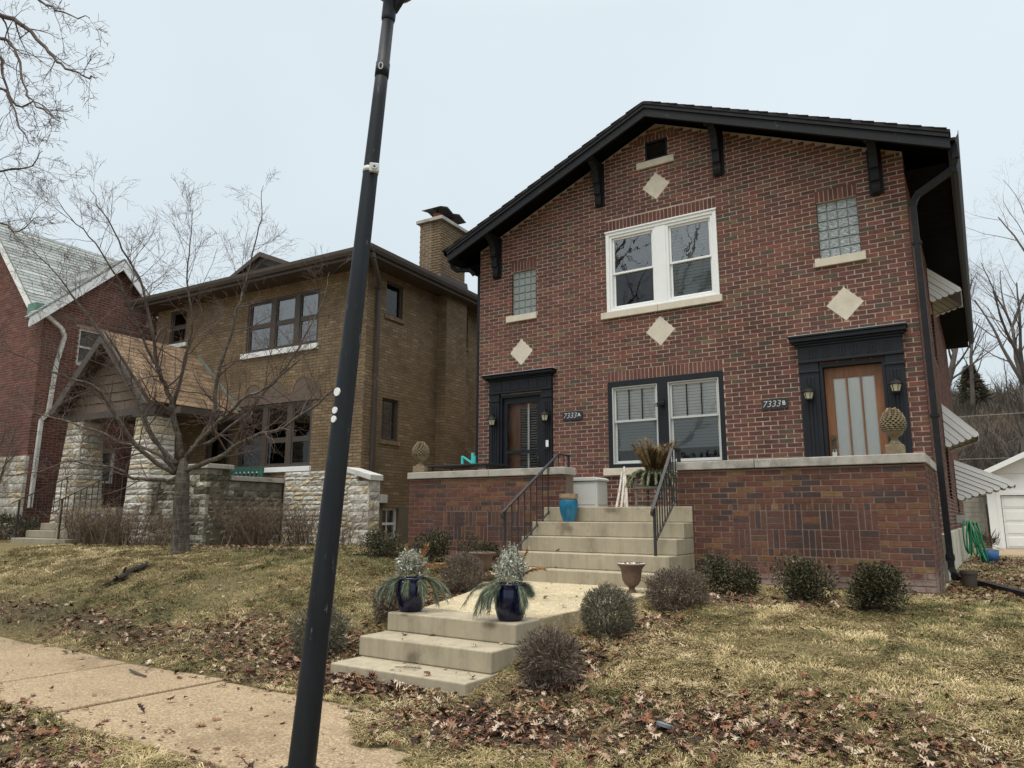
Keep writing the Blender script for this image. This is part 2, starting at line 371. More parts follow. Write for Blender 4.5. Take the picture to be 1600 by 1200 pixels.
M['cobalt'] = cobalt()
M['teal_glaze'] = pmat('teal_blue_glaze', (.012,.15,.27), .2, .4, 7, 30, bmp=.1, dirt=(.01,.07,.16), dscale=5, damt=.6)
M['rim_glaze'] = pmat('rust_rim_glaze', (.30,.21,.13), .4, .45, 22, 60)
M['turquoise'] = pmat('turquoise_paint', (.06,.52,.50), .4, .1)
M['bench_green'] = pmat('green_bench_paint', (.012,.075,.055), .5, .2)
M['birch'] = pmat('peeling_painted_sticks', (.58,.53,.47), .8, .25, 9, 40, dirt=(.2,.1,.06), dscale=12, damt=.8)
M['hose'] = pmat('green_hose', (.01,.22,.09), .45, .15)
M['blue_tub'] = pmat('blue_plastic', (.03,.12,.3), .5, .2)
M['aluminium'] = pmat('white_aluminium', (.84,.85,.84), .4, .04, 3, 40, bmp=.05)
M['awning_under'] = pmat('grey_aluminium_underside', (.24,.235,.215), .6, .1)
M['sign_blue'] = pmat('sign_blue', (.03,.09,.22), .35, .1)
M['ink'] = pmat('ink', (.02,.03,.05), .5, .1)
M['number'] = pmat('silver_numbers', (.42,.43,.43), .4, .1)
M['plaque'] = pmat('slate_plaque', (.016,.018,.022), .5, .25)
M['grass'] = tmat('winter_grass', [(0,(.04,.055,.018)),(.25,(.12,.115,.036)),(.5,(.25,.20,.085)),(.75,(.42,.32,.16)),(1,(.58,.47,.28))], .85, var=.1, scale=8, bmp=0)
M['leaf'] = tmat('oak_leaves', [(0,(.03,.019,.015)),(.2,(.07,.036,.026)),(.4,(.14,.056,.032)),(.55,(.22,.092,.045)),(.68,(.24,.135,.08)),(.83,(.36,.25,.165)),(1,(.56,.46,.35))], .75, var=.25, scale=40, bmp=0)
M['juniper'] = tmat('juniper', [(0,(.045,.042,.028)),(.4,(.11,.102,.068)),(.7,(.165,.155,.105)),(1,(.24,.22,.16))], .9, var=.15, scale=10, bmp=0)
M['juniper_brown'] = tmat('winter_juniper', [(0,(.05,.034,.027)),(.4,(.115,.083,.063)),(.75,(.185,.145,.11)),(1,(.26,.215,.165))], .9, var=.15, scale=10, bmp=0)
M['boxwood'] = tmat('boxwood', [(0,(.018,.020,.012)),(.4,(.040,.046,.022)),(.68,(.07,.072,.034)),(.85,(.11,.068,.036)),(1,(.16,.13,.065))], .55, var=.15, scale=10, bmp=0)
M['brush'] = tmat('dry_stems', [(0,(.07,.042,.034)),(.5,(.15,.105,.07)),(1,(.26,.195,.135))], .9, var=.15, scale=10, bmp=0)
M['silver_leaf'] = tmat('silver_leaves', [(0,(.16,.17,.13)),(.5,(.33,.34,.27)),(1,(.55,.55,.46))], .8, var=.15, scale=20, bmp=0)
M['frond'] = tmat('pine_fronds', [(0,(.065,.085,.055)),(.5,(.14,.17,.115)),(1,(.26,.29,.20))], .7, var=.15, scale=20, bmp=0)
M['rust_frond'] = tmat('rust_fronds', [(0,(.20,.085,.03)),(.5,(.34,.16,.055)),(1,(.42,.28,.12))], .8, var=.15, scale=20, bmp=0)
M['fern'] = tmat('tan_ferns', [(0,(.13,.085,.035)),(.5,(.26,.18,.08)),(1,(.36,.27,.14))], .85, var=.15, scale=20, bmp=0)
M['sage'] = tmat('sage_fronds', [(0,(.10,.115,.06)),(.5,(.19,.20,.11)),(1,(.30,.31,.19))], .8, var=.15, scale=20, bmp=0)
M['far_brush'] = tmat('hillside_brush', [(0,(.045,.037,.030)),(.4,(.105,.085,.068)),(.7,(.15,.13,.108)),(.93,(.085,.085,.06)),(1,(.21,.185,.16))], .95, var=.1, scale=1, bmp=0)
def pole_mat():
    m, nt, b = new_mat('black_pole_paint')
    c = ramp(nt, noise(nt, 1.0, 5, vec=stretch(nt, 9, 9, 1.6)), [(.3, (.006,.008,.011)), (.7, (.013,.017,.022))])
    f = ramp(nt, noise(nt, 1.0, 6, vec=stretch(nt, 30, 30, 5), rough=.72), [(.63, 0), (.67, .8)])
    h = ramp(nt, noise(nt, 1.0, 3, vec=stretch(nt, 1, 1, 1.3)), [(.42, 0), (.55, 1)])
    ff = mixc(nt, 1.0, f, h, 'MULTIPLY')
    c = mixc(nt, ff, c, (.22,.225,.23))
    nt.links.new(c, b.inputs['Base Color']); b.inputs['Roughness'].default_value = .5; b.inputs['Specular IOR Level'].default_value = .3
    bump(nt, b, noise(nt, 1.0, 4, vec=stretch(nt, 25, 25, 4)), .25, .006); return m
M['pole'] = pole_mat()

# ------------------------------------------------------------------ ground
def sstep(a, b, x):
    t = np.clip((np.asarray(x, float)-a)/(b-a), 0, 1); return t*t*(3-2*t)
def gz(X, Y):
    """terrain height: pavement -1.5, a short bank up to the lawns, back yard and a wooded hill"""
    X = np.asarray(X, float); Y = np.asarray(Y, float)
    top = -.90+.25*sstep(-5, -9.5, X)
    y1 = 9.0-.10*np.clip(-5-X, 0, 16)
    t = np.clip((Y-4.5)/(y1-4.5), 0, 1)
    z = -1.50+(top+1.5)*(1-(1-t)**1.45)
    z = z-.28*sstep(14, 32, Y)
    z = z+9.5*sstep(38, 64, Y)+3*sstep(60, 95, Y)
    z = z+.025*(vn(X, Y, .9, 3)-.5)*sstep(4.5, 6, Y)+.02*(vn(X, Y, 2.3, 4)-.5)*sstep(4.6, 6, Y)
    return z
def ground_mat():
    m, nt, b = new_mat('thatch_and_soil')
    c = ramp(nt, noise(nt, .8, 6), [(.3, (.10,.085,.04)), (.5, (.18,.145,.07)), (.7, (.26,.205,.11))])
    c = mixc(nt, .55, c, ramp(nt, noise(nt, 26, 7, rough=.8), [(.34, (.045,.036,.02)), (.5, (.16,.127,.06)), (.66, (.32,.25,.13))]))
    a = nt.nodes.new('ShaderNodeAttribute'); a.attribute_name = 'bed'
    soilc = ramp(nt, noise(nt, 42, 7, rough=.82), [(.36, (.025,.018,.014)), (.52, (.085,.06,.042)), (.66, (.22,.165,.115))])
    c = mixc(nt, a.outputs['Fac'], c, soilc)
    nt.links.new(c, b.inputs['Base Color']); b.inputs['Roughness'].default_value = .95; b.inputs['Specular IOR Level'].default_value = .15
    bump(nt, b, noise(nt, 45, 6, rough=.75), .9, .03); return m
M['ground'] = ground_mat()
# leaf-litter / bare soil density: gaussian patches in plan (x, y, rx, ry, weight)
BLOBS = [(-3.0,4.55,1.0,.45,1.0),(-4.6,4.85,.9,.22,1.0),(-5.75,5.3,.4,.75,1.0),(-3.1,5.6,.38,.9,.9),(-3.0,6.9,.4,.9,.75),(-2.6,8.6,.55,.45,.75),(-1.7,8.6,.8,.35,.6),
         (-2.0,5.05,.9,.42,.8),(-.9,5.15,1.4,.32,.62),(-1.2,5.6,1.2,.35,.35),(-6.3,5.2,.7,.5,.7),(-7.2,5.35,.8,.6,.75),(-8.3,5.0,.9,.35,.8),(-9.6,5.1,1.0,.4,.8),(-11.5,5.1,1.6,.35,.6),
         (-5.9,7.6,.4,1.2,.7),(-6.6,9.2,1.6,.5,.6),(-12.5,9.6,3.0,.55,.85),(-16.5,9.3,1.8,.5,.8),(-14,8.7,2.0,.25,.4),(-.2,10.6,.7,1.0,.55),(.4,13,1.2,2.0,.7),(.2,20,1.2,4,.7),
         (-6.3,2.45,1.0,.5,.9),(-5.0,2.3,.8,.4,.8),(-7.8,2.5,1.2,.5,.8),(-10,2.6,1.6,.5,.6)]
def litter(X, Y):
    d = np.zeros_like(np.asarray(X, float))
    for x, y, rx, ry, w in BLOBS: d = np.maximum(d, w*np.exp(-(((X-x)/rx)**2+((Y-y)/ry)**2)))
    return d
def soil_edge(X, Y): return -3.85+1.15*np.clip(4.15-Y, 0, 1)+.75*(vn(X, Y, 2.4, 41)-.5)+.25*(vn(X, Y, 7, 43)-.5)
xs = np.unique(np.round(np.concatenate([np.linspace(-400,-45,16), np.arange(-44,-22,1.), np.arange(-22,-6,.2), np.arange(-6,0,.1), np.arange(0,6,.2), np.arange(6,40,1.5), np.linspace(45,400,16)]), 3))
ys = np.unique(np.round(np.concatenate([np.linspace(-400,-20,14), np.arange(-18,2,1.), np.arange(2,6,.1), np.arange(6,12.6,.2), np.arange(13,44,1.), np.arange(45,100,4.), np.linspace(110,600,12)]), 3))
GX, GY = np.meshgrid(xs, ys); GZ = gz(GX, GY)
GZ = np.where((GY > 2.98) & (GY < 4.42) & (GX < soil_edge(GX, GY)), -1.56, GZ); GZ = np.where((GY > 2.9) & (GY < 4.5) & (GX >= soil_edge(GX, GY)) & (GX < 0), -1.482+.02*(vn(GX, GY, 3, 42)-.5), GZ)
gm = bpy.data.meshes.new('ground'); nx, ny = len(xs), len(ys)
idx = np.arange(nx*ny).reshape(ny, nx)
gm.from_pydata(np.stack([GX.ravel(), GY.ravel(), GZ.ravel()], 1).tolist(), [], np.stack([idx[:-1,:-1].ravel(), idx[:-1,1:].ravel(), idx[1:,1:].ravel(), idx[1:,:-1].ravel()], 1).tolist())
at = gm.attributes.new('bed', 'FLOAT', 'POINT'); at.data.foreach_set('value', np.clip(np.maximum(litter(GX, GY)*1.1, sstep(36, 40, GY)).ravel(), 0, 1).astype(np.float32))
gm.polygons.foreach_set('use_smooth', [True]*len(gm.polygons)); gm.materials.append(M['ground'])
go = bpy.data.objects.new('ground', gm); COL.objects.link(go); struct(go, 'sloping winter lawn of straw and olive grass in front of the houses')

# pavement: one slab per joint
sw = thing('sidewalk', 'tan exposed aggregate pavement running along the foot of the lawns', None); struct(sw)
jx = [-2.0,-3.0,-4.57,-6.15,-7.72,-9.6,-11.2,-12.8,-14.4,-16,-17.6,-19.2,-20.8,-22.4,-24]
for i in range(len(jx)-1):
    mb = MB(); j = .018*math.sin(i*2.3); tlt = .012*math.sin(i*1.7)
    x1, x0 = jx[i]-.008, jx[i+1]+.008
    mb.add([(x0-.06,3.03+j,-1.6),(x1-.06,3.03+j,-1.6),(x1+.05,4.52+j,-1.6),(x0+.05,4.52+j,-1.6),(x0-.06,3.03+j,-1.5+tlt),(x1-.06,3.03+j,-1.5-tlt),(x1+.05,4.52+j,-1.5-tlt),(x0+.05,4.52+j,-1.5+tlt)],
           [(0,3,2,1),(4,5,6,7),(0,1,5,4),(1,2,6,5),(2,3,7,6),(3,0,4,7)])
    mb.build('slab', M['aggregate'], sw, bevel=.012)

# front walk between the two flights
mb = MB(); mb.add([(-5.16,6.23,-1.15),(-3.70,6.23,-1.15),(-3.42,8.95,-1.1),(-5.92,8.95,-1.1),(-5.16,6.23,-.955),(-3.70,6.23,-.955),(-3.42,8.95,-.882),(-5.92,8.95,-.882)],
       [(0,3,2,1),(4,5,6,7),(0,1,5,4),(1,2,6,5),(2,3,7,6),(3,0,4,7)])
struct(mb.build('front_walk', M['walk'], bevel=.012), 'pale concrete walk between the lower and upper front steps')
# neighbour's walk
mb = MB(); pts = [(-19.5,8.62,-.70),(-17.6,8.72,-.70),(-16.9,6.2,-.93),(-18.6,6.1,-.93),(-18.9,4.6,-1.44),(-17.2,4.6,-1.44)]
for a, b_, c, d in ((0,1,2,3),(3,2,5,4)):
    q = [pts[i] for i in (a,b_,c,d)]
    mb.add([(x,y,z-.14) for x,y,z in q]+[(x,y,z+.03) for x,y,z in q], [(0,1,2,3),(7,6,5,4),(0,4,5,1),(1,5,6,2),(2,6,7,3),(3,7,4,0)])
struct(mb.build('neighbour_walk', M['walk']), 'pale concrete walk leading to the brown house steps')
# driveway by the garage
dv = thing('driveway', 'tan concrete driveway in front of the white garage', None); struct(dv)
for (x0, x1, y0, y1) in ((.05,3.4,27.2,30.9),(3.42,7,27.2,30.9),(.05,3.4,30.92,34.9),(3.42,7,30.92,34.9)):
    mb = MB(); mb.box(x0, x1, y0, y1, -1.4, -1.14); mb.build('slab', M['aggregate'], dv, bevel=.01)

# ------------------------------------------------------------------ masonry helpers
UNITB = {}
def unit_brick(mat, tone):
    k = min(15, int(tone*16)); key = (mat.name, k)
    if key not in UNITB:
        mb = MB(); mb.box(-.5,.5,-.5,.5,-.5,.5,(k+.5)/16)
        me = bpy.data.meshes.new('brick'); me.from_pydata(mb.v, [], mb.f); me.materials.append(mat)
        a = me.attributes.new('tone', 'FLOAT', 'FACE'); a.data.foreach_set('value', np.array(mb.t, dtype=np.float32)); UNITB[key] = me
    return UNITB[key]
def sub(iv, a, b):
    out = []
    for x0, x1 in iv:
        if b <= x0 or a >= x1: out.append((x0, x1)); continue
        if a > x0: out.append((x0, a))
        if b < x1: out.append((b, x1))
    return out
def courses(u0, u1, z0, z1, holes=(), top=None, course=.0763, per=.2435, gap=.0175, r=random.Random(1)):
    """running-bond stretchers in the plane (u, z): list of (u0, u1, z0, z1, tone)"""
    out = []; n = int(round((z1-z0)/course))
    for i in range(n):
        a, b = z0+i*course+gap/2, z0+(i+1)*course-gap/2; zm = (a+b)/2
        iv = [(u0, u1)]
        if top:
            lo, hi = top(b+.02); iv = [(max(u0, lo), min(u1, hi))]
            if iv[0][0] >= iv[0][1]: continue
        for h in holes:
            if h[2] < zm < h[3]: iv = sub(iv, h[0], h[1])
        off = (per/2 if i % 2 else 0)+.004*r.random()
        k0 = int(math.floor((u0-off-u0)/per))
        for s0, s1 in iv:
            k = math.floor((s0-u0-off)/per)
            while True:
                x0 = u0+off+k*per; x1 = x0+per; k += 1
                if x0 >= s1: break
                p, q = max(x0, s0), min(x1, s1)
                if p > s0: p += gap/2
                if q < s1: q -= gap/2
                if q-p > .025: out.append((p, q, a+r.uniform(-.001,.001), b+r.uniform(-.001,.001), r.random()))
    return out
def soldiers(u0, u1, z0, z1, pitch=.0763, gap=.014, r=random.Random(2)):
    n = max(1, int(round((u1-u0)/pitch))); p = (u1-u0)/n
    return [(u0+i*p+gap/2, u0+(i+1)*p-gap/2, z0+gap/2, z1-gap/2, r.random()) for i in range(n)]
def lay(bricks, root, mat, plane, axis='y', sgn=-1, proud=.007, depth=.05, limit=300, visible=None, name='brick', r=random.Random(3)):
    """the 300 nearest bricks become parts of their own, the rest one joined part. plane: wall face; sgn: outward"""
    F = FR.get(root.name) or I4; cl = Vector((0,0,0))
    def centre(b):
        u, z = (b[0]+b[1])/2, (b[2]+b[3])/2
        return Vector((u, plane, z)) if axis == 'y' else Vector((plane, u, z))
    order = sorted(bricks, key=lambda b: (0 if (visible is None or visible(b)) else 1, (F @ centre(b)).length))
    rest = MB()
    for i, b in enumerate(order):
        pr = proud+r.uniform(-.0025,.0025); d0, d1 = plane+sgn*pr, plane-sgn*(depth-pr)
        if i < limit and (visible is None or visible(b)):
            o = bpy.data.objects.new(name, unit_brick(mat, b[4])); COL.objects.link(o)
            c = centre(b); dm = (d0+d1)/2
            if axis == 'y': o.location = (c.x, dm, c.z); o.scale = (b[1]-b[0], abs(d1-d0), b[3]-b[2])
            else: o.location = (dm, c.y, c.z); o.scale = (abs(d1-d0), b[1]-b[0], b[3]-b[2])
            attach(o, root)
        else:
            lo, hi = min(d0, d1), max(d0, d1)
            if axis == 'y': rest.box(b[0], b[1], lo, hi, b[2], b[3], b[4])
            else: rest.box(lo, hi, b[0], b[1], b[2], b[3], b[4])
    return rest
def wall_core(mb, u0, u1, z0, z1, holes, plane, thick, axis='y', sgn=-1, topf=None):
    """mortar backing as cells round the openings; topf(u): sloping top"""
    us = sorted(set([u0, u1]+[h for q in holes for h in q[:2]]+([topf[1]] if topf else [])))
    us = [u for u in us if u0 <= u <= u1]
    lo, hi = sorted((plane, plane-sgn*thick))
    for a, b in zip(us[:-1], us[1:]):
        m = (a+b)/2; hs = sorted([(q[2], q[3]) for q in holes if q[0] < m < q[1]]); z = z0
        for h0, h1 in hs:
            if h0 > z: 
                poly = [(a,z),(b,z),(b,h0),(a,h0)]; mb.prism(poly, lo, hi, 'y' if axis == 'y' else 'x')
            z = h1
        ta, tb = (topf[0](a), topf[0](b)) if topf else (z1, z1)
        mb.prism([(a,z),(b,z),(b,tb),(a,ta)], lo, hi, 'y' if axis == 'y' else 'x')
def stone_mesh(w, h, d, r, tone):
    """rock-faced ashlar: pitched face with uneven bulge. origin at face-plane centre, outward -y"""
    mb = MB(); nx_, nz_ = 4, 3; v = []; g = {}
    for j in range(nz_+1):
        for i in range(nx_+1):
            ed = i in (0, nx_) or j in (0, nz_)
            x = -w/2+w*i/nx_+(0 if ed else r.uniform(-.02,.02)); z = -h/2+h*j/nz_+(0 if ed else r.uniform(-.012,.012))
            y = r.uniform(-.010,.0) if ed else -r.uniform(.006,.034)
            if ed: x *= 1-r.uniform(0,.02); z *= 1-r.uniform(0,.05)
            g[i,j] = len(v); v.append((x, y, z))
    f = [(g[i,j], g[i+1,j], g[i+1,j+1], g[i,j+1]) for i in range(nx_) for j in range(nz_)]
    o = len(v); v += [(-w/2,d,-h/2),(w/2,d,-h/2),(w/2,d,h/2),(-w/2,d,h/2)]
    f += [tuple([g[i,0] for i in range(nx_,-1,-1)]+[o,o+1]), tuple([g[i,nz_] for i in range(nx_+1)]+[o+2,o+3]),
          tuple([g[0,j] for j in range(nz_+1)]+[o+3,o]), tuple([g[nx_,j] for j in range(nz_,-1,-1)]+[o+1,o+2])]
    mb.add(v, f, tone); return mb
def ashlar(root, mat, u0, u1, z0, z1, put, r, hrow=(.08,.19), name='stone', gap=.008, wl_=(.14,.46)):
    z = z0
    while z < z1-.02:
        h = min(r.uniform(*hrow), z1-z)
        if z1-(z+h) < .08: h = z1-z
        u = u0
        while u < u1-.01:
            w = min(r.uniform(*wl_), u1-u)
            if u1-(u+w) < .14: w = u1-u
            mb = stone_mesh(w-gap, h-gap, .08, r, r.random()); o = mb.build(name, mat)
            put(o, u+w/2, z+h/2); attach(o, root); u += w
        z += h
def on_front(plane):
    def put(o, u, z): o.location = (u, plane, z)
    return put
def on_right(plane):
    def put(o, u, z): o.location = (plane, u, z); o.rotation_euler = (0, 0, PI/2)
    return put

# ------------------------------------------------------------------ the red brick two-family house
XL, XR, YF, YB = -8.86, -.60, 12.4, 26.5
XC, ZR, SL = -4.72, 7.56, .432          # ridge line, underside height over the wall, slope
house = thing('brick_house', 'red brick two-family house with black gable trim and twin front doors', 'house', (XC, YF, -.9), frame=I4)
gtop = lambda x: ZR-SL*abs(x-XC)
UP = (-5.82,-3.62,3.90,5.535); LO = (-5.85,-3.64,.90,2.535)
DA = (-8.30,-7.28,.157,2.485); DB = (-2.07,-1.11,.157,2.46)
GR = (-1.935,-1.305,4.235,5.215); GL = (-8.03,-7.44,4.16,5.13); VT = (-4.945,-4.49,6.81,7.21)
DIA = [(-4.745,6.26,.275),(-4.755,3.395,.28),(-1.61,3.41,.28),(-7.79,3.36,.275)]
SILLS = [(-5.94,-3.575,3.77,3.90),(-5.95,-3.55,.765,.895),(-2.01,-1.24,4.09,4.225),(-8.155,-7.41,4.03,4.16),(-5.12,-4.36,6.67,6.805)]
SOLD = [(-5.83,-3.615,5.535,5.765),(-5.855,-3.635,2.535,2.735),(-1.95,-1.29,5.215,5.43),(-8.05,-7.43,5.13,5.345),(-5.18,-4.27,7.21,7.33)]
FRA = (-8.55,-7.05,.157,2.915); FRB = (-2.37,-.85,.157,2.935)
PLQ = [(-6.82,-6.39,1.86,2.03),(-3.01,-2.585,1.78,1.95)]
holes = [UP, LO, DA, DB, GR, GL, VT]
mb = MB(); wall_core(mb, XL, XR, -1.1, 7, holes, YF, .3, topf=(gtop, XC)); mb.build('front_wall', M['mortar'], house)
mb = MB(); wall_core(mb, YF+.3, YB, -1.2, 5.75, [(16.95,18.3,3.3,4.5),(17.2,18.4,.4,1.5),(21.4,22.4,-.7,1.3)], XR, .3, 'x', 1); mb.build('side_wall', M['mortar'], house)
mb = MB(); mb.box(XL, XL+.3, YF+.3, YB, -1.2, 5.75); mb.box(XL+.3, XR-.3, YB-.3, YB, -1.2, 5.75); mb.build('rear_wall', M['mortar'], house)
bh = holes+SILLS+SOLD
br = courses(XL, XR, .14, 7.5, bh, top=lambda z: (XC-(ZR-z)/SL, XC+(ZR-z)/SL), r=random.Random(11))
def dia_clip(bs):
    out = []
    for b in bs:
        iv = [(b[0], b[1])]; zm = (b[2]+b[3])/2
        for x, z, h in DIA:
            w = h+.012-abs(zm-z)
            if w > 0: iv = sub(iv, x-w, x+w)
        out += [(p, q, b[2], b[3], b[4]) for p, q in iv if q-p > .02]
    return out
br = dia_clip(br)
for s in SOLD[:4]: br += [(a, b, c, d, t*.55) for a, b, c, d, t in soldiers(*s, r=random.Random(int(s[0]*100)))]
br += [(a, b, c, d, t*.55) for a, b, c, d, t in soldiers(*SOLD[4])]
vis = lambda b: b[2] > .8 and not (FRA[0]-.1 < b[0] < FRA[1] and b[3] < 2.8) and not (FRB[0]-.1 < b[0] and b[1] < FRB[1]+.05 and b[3] < 2.9)
rest = lay(br, house, M['brick'], YF, visible=vis)
sb = courses(YF+.02, YB, -.22, 5.6, [(16.95,18.3,3.3,4.5),(17.2,18.4,.4,1.5),(21.4,22.4,-.7,1.3)], r=random.Random(12))
rs = lay(sb, house, M['brick'], XR, 'x', 1, limit=0)
o_ = len(rest.v); rest.v += rs.v; rest.f += [tuple(i+o_ for i in f) for f in rs.f]; rest.t += rs.t; rest.mi += rs.mi
tag(rest.build('brickwork', M['brick'], house), kind='stuff')
mb = MB(); mb.box(XR-.01, XR+.05, YF+.1, YB, -1.3, -.235); 
fnd = mb.build('foundation', M['cream'], house)
for k in range(8):
    mb = MB(); mb.box(XR+.05, XR+.062, 13.1+k*1.7, 13.16+k*1.7, -1.3, -.24); mb.build('batten', M['cream'], fnd)
for s in SILLS:
    mb = MB()
    if s[1]-s[0] > 2:
        m_ = (s[0]+s[1])/2-.02; mb.box(s[0], m_-.004, YF-.06, YF+.1, s[2], s[3]); mb.box(m_+.004, s[1], YF-.06, YF+.1, s[2], s[3])
    else: mb.box(s[0], s[1], YF-.05, YF+.1, s[2], s[3])
    mb.build('sill', M['limestone'], house, bevel=.006)
for x, z, h in DIA:
    mb = MB(); mb.prism([(x-h,z),(x,z-h),(x+h,z),(x,z+h)], YF-.014, YF+.03); mb.build('diamond_stone', M['limestone'], house, bevel=.004)

def double_hung(root, x0, x1, z0, z1, y, fm, sm, gm, lowgm, muntins=0, slat=.05, drop=1.0, rail=.5, wf=.045, room=True, slatmat=None):
    """one sash window inside an opening: frame, two sashes, panes, blind"""
    fr = MB(); 
    fr.box(x0, x0+wf, y-.01, y+.10, z0, z1); fr.box(x1-wf, x1, y-.01, y+.10, z0, z1); fr.box(x0+wf, x1-wf, y-.01, y+.10, z1-wf, z1); fr.box(x0+wf, x1-wf, y-.01, y+.10, z0, z0+wf)
    w = fr.build('window', fm, root, bevel=.004)
    zm = z0+(z1-z0)*rail; a, b = x0+wf+.002, x1-wf-.002; st = .038
    up_, lo_ = MB(), MB()
    for mb_, p, q, yy in ((up_, zm-.02, z1-wf-.002, y+.03), (lo_, z0+wf+.002, zm+.018, y+.062)):
        mb_.box(a, a+st, yy, yy+.03, p, q); mb_.box(b-st, b, yy, yy+.03, p, q); mb_.box(a+st, b-st, yy, yy+.03, q-st, q); mb_.box(a+st, b-st, yy, yy+.03, p, p+st)
    up_.build('sash', sm, w, bevel=.003); lo_.build('sash', sm, w, bevel=.003)
    for p, q, yy, g in ((zm-.02+st, z1-wf-st, y+.045, gm), (z0+wf+st, zm+.018-st, y+.077, lowgm)):
        mb = MB(); mb.add([(a+st,yy,p),(b-st,yy,p),(b-st,yy,q),(a+st,yy,q)], [(0,1,2,3)]); mb.build('pane', g, w)
    if muntins:
        for k in range(muntins):
            xm = a+st+(b-a-2*st)*(k+1)/(muntins+1); mb = MB(); mb.box(xm-.009, xm+.009, y+.034, y+.056, zm-.02+st, z1-wf-st); mb.build('glazing_bar', M['navy'], w)
    if slat:
        z = z1-wf-.09; bl = MB(); bl.box(a+.02, b-.02, y+.085, y+.125, z1-wf-.06, z1-wf-.005); bl.build('blind_rail', slatmat or M['blind'], w)
        while z > z1-(z1-z0)*drop+wf:
            mb = MB(); th_ = .012; mb.add([(a+.015,y+.085,z-slat*.47),(b-.015,y+.085,z-slat*.47),(b-.015,y+.097,z+slat*.47),(a+.015,y+.097,z+slat*.47),(a+.015,y+.0875,z-slat*.48),(b-.015,y+.0875,z-slat*.48),(b-.015,y+.0995,z+slat*.46),(a+.015,y+.0995,z+slat*.46)],
                [(0,1,2,3),(4,7,6,5),(0,4,5,1),(3,2,6,7)]); mb.build('blind_slat', slatmat or M['blind'], w); z -= slat
    return w
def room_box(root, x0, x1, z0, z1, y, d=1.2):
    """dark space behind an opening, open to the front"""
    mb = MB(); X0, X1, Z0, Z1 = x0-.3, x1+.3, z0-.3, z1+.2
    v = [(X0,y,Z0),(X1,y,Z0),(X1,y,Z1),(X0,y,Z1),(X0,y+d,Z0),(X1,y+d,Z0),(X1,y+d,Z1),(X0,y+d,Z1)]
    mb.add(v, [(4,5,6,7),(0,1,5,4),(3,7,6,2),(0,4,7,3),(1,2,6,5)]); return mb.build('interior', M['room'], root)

# upper white window pair
mb = MB(); x0, x1, z0, z1 = UP
mb.box(x0, x0+.07, YF-.03, YF+.06, z0, z1); mb.box(x1-.07, x1, YF-.03, YF+.06, z0, z1); mb.box(x0+.07, x1-.07, YF-.03, YF+.06, z1-.09, z1); mb.box(x0+.07, x1-.07, YF-.03, YF+.06, z0, z0+.035)
mb.box(-4.80, -4.59, YF-.02, YF+.08, z0+.035, z1-.09); mb.box(x0-.015, x1+.015, YF-.05, YF-.03, z1-.03, z1+.004)
mb.build('window_casing', M['white'], house, bevel=.006)
double_hung(house, x0+.07, -4.80, z0+.035, z1-.09, YF+.0, M['white'], M['white'], M['glass'], M['screen_glass'], 0, .062, .10, .49, .05)
double_hung(house, -4.59, x1-.07, z0+.035, z1-.09, YF+.0, M['white'], M['white'], M['glass'], M['screen_glass'], 0, .062, 1.0, .49, .05)
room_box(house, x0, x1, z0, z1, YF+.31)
# lower black-framed pair with pale sashes
mb = MB(); x0, x1, z0, z1 = LO
mb.box(x0, x0+.085, YF-.012, YF+.1, z0, z1); mb.box(x1-.085, x1, YF-.012, YF+.1, z0, z1); mb.box(x0+.085, x1-.085, YF-.012, YF+.1, z1-.11, z1); mb.box(x0+.085, x1-.085, YF-.012, YF+.1, z0, z0+.07)
mb.box(-4.86, -4.66, YF-.012, YF+.1, z0+.07, z1-.11); mb.build('window_casing', M['navy'], house, bevel=.006)
double_hung(house, x0+.085, -4.86, z0+.07, z1-.11, YF+.01, M['plastic_grey'], M['plastic_grey'], M['low_glass'], M['screen_glass'], 2, .056, .86, .55, .022)
double_hung(house, -4.66, x1-.085, z0+.07, z1-.11, YF+.01, M['plastic_grey'], M['plastic_grey'], M['low_glass'], M['screen_glass'], 2, .056, .86, .55, .022)
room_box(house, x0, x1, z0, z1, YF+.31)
# glass block windows
for (x0, x1, z0, z1), nxb, nzb, bm in ((GR, 4, 6, M['block']), (GL, 4, 6, M['block2'])):
    mb = MB(); mb.box(x0, x1, YF+.065, YF+.12, z0, z1); w = mb.build('glass_block_window', pmat('block_mortar', (.26,.28,.27), .9, .15) if 'blockmort' not in M else M['blockmort'], house); M['blockmort'] = w.data.materials[0]
    pw, ph = (x1-x0)/nxb, (z1-z0)/nzb
    for i in range(nxb):
        for j in range(nzb):
            mb = MB(); mb.box(x0+i*pw+.009, x0+(i+1)*pw-.009, YF+.045, YF+.08, z0+j*ph+.009, z0+(j+1)*ph-.009); mb.build('glass_block', bm, w, bevel=.008)
# attic louvre
x0, x1, z0, z1 = VT; mb = MB()
mb.box(x0, x0+.04, YF-.01, YF+.12, z0, z1); mb.box(x1-.04, x1, YF-.01, YF+.12, z0, z1); mb.box(x0+.04, x1-.04, YF-.01, YF+.12, z1-.04, z1); mb.box(x0+.04, x1-.04, YF-.01, YF+.12, z0, z0+.04); mb.box(x0+.04, x1-.04, YF+.1, YF+.12, z0+.04, z1-.04)
vt = mb.build('attic_vent', M['black'], house)
for k in range(6):
    z = z0+.06+k*.05; mb = MB(); mb.beam((x0+.04,YF+.04,z),(x1-.04,YF+.04,z), .07, .012, upv=(0,.6,.8)); mb.build('louvre', M['black'], vt)

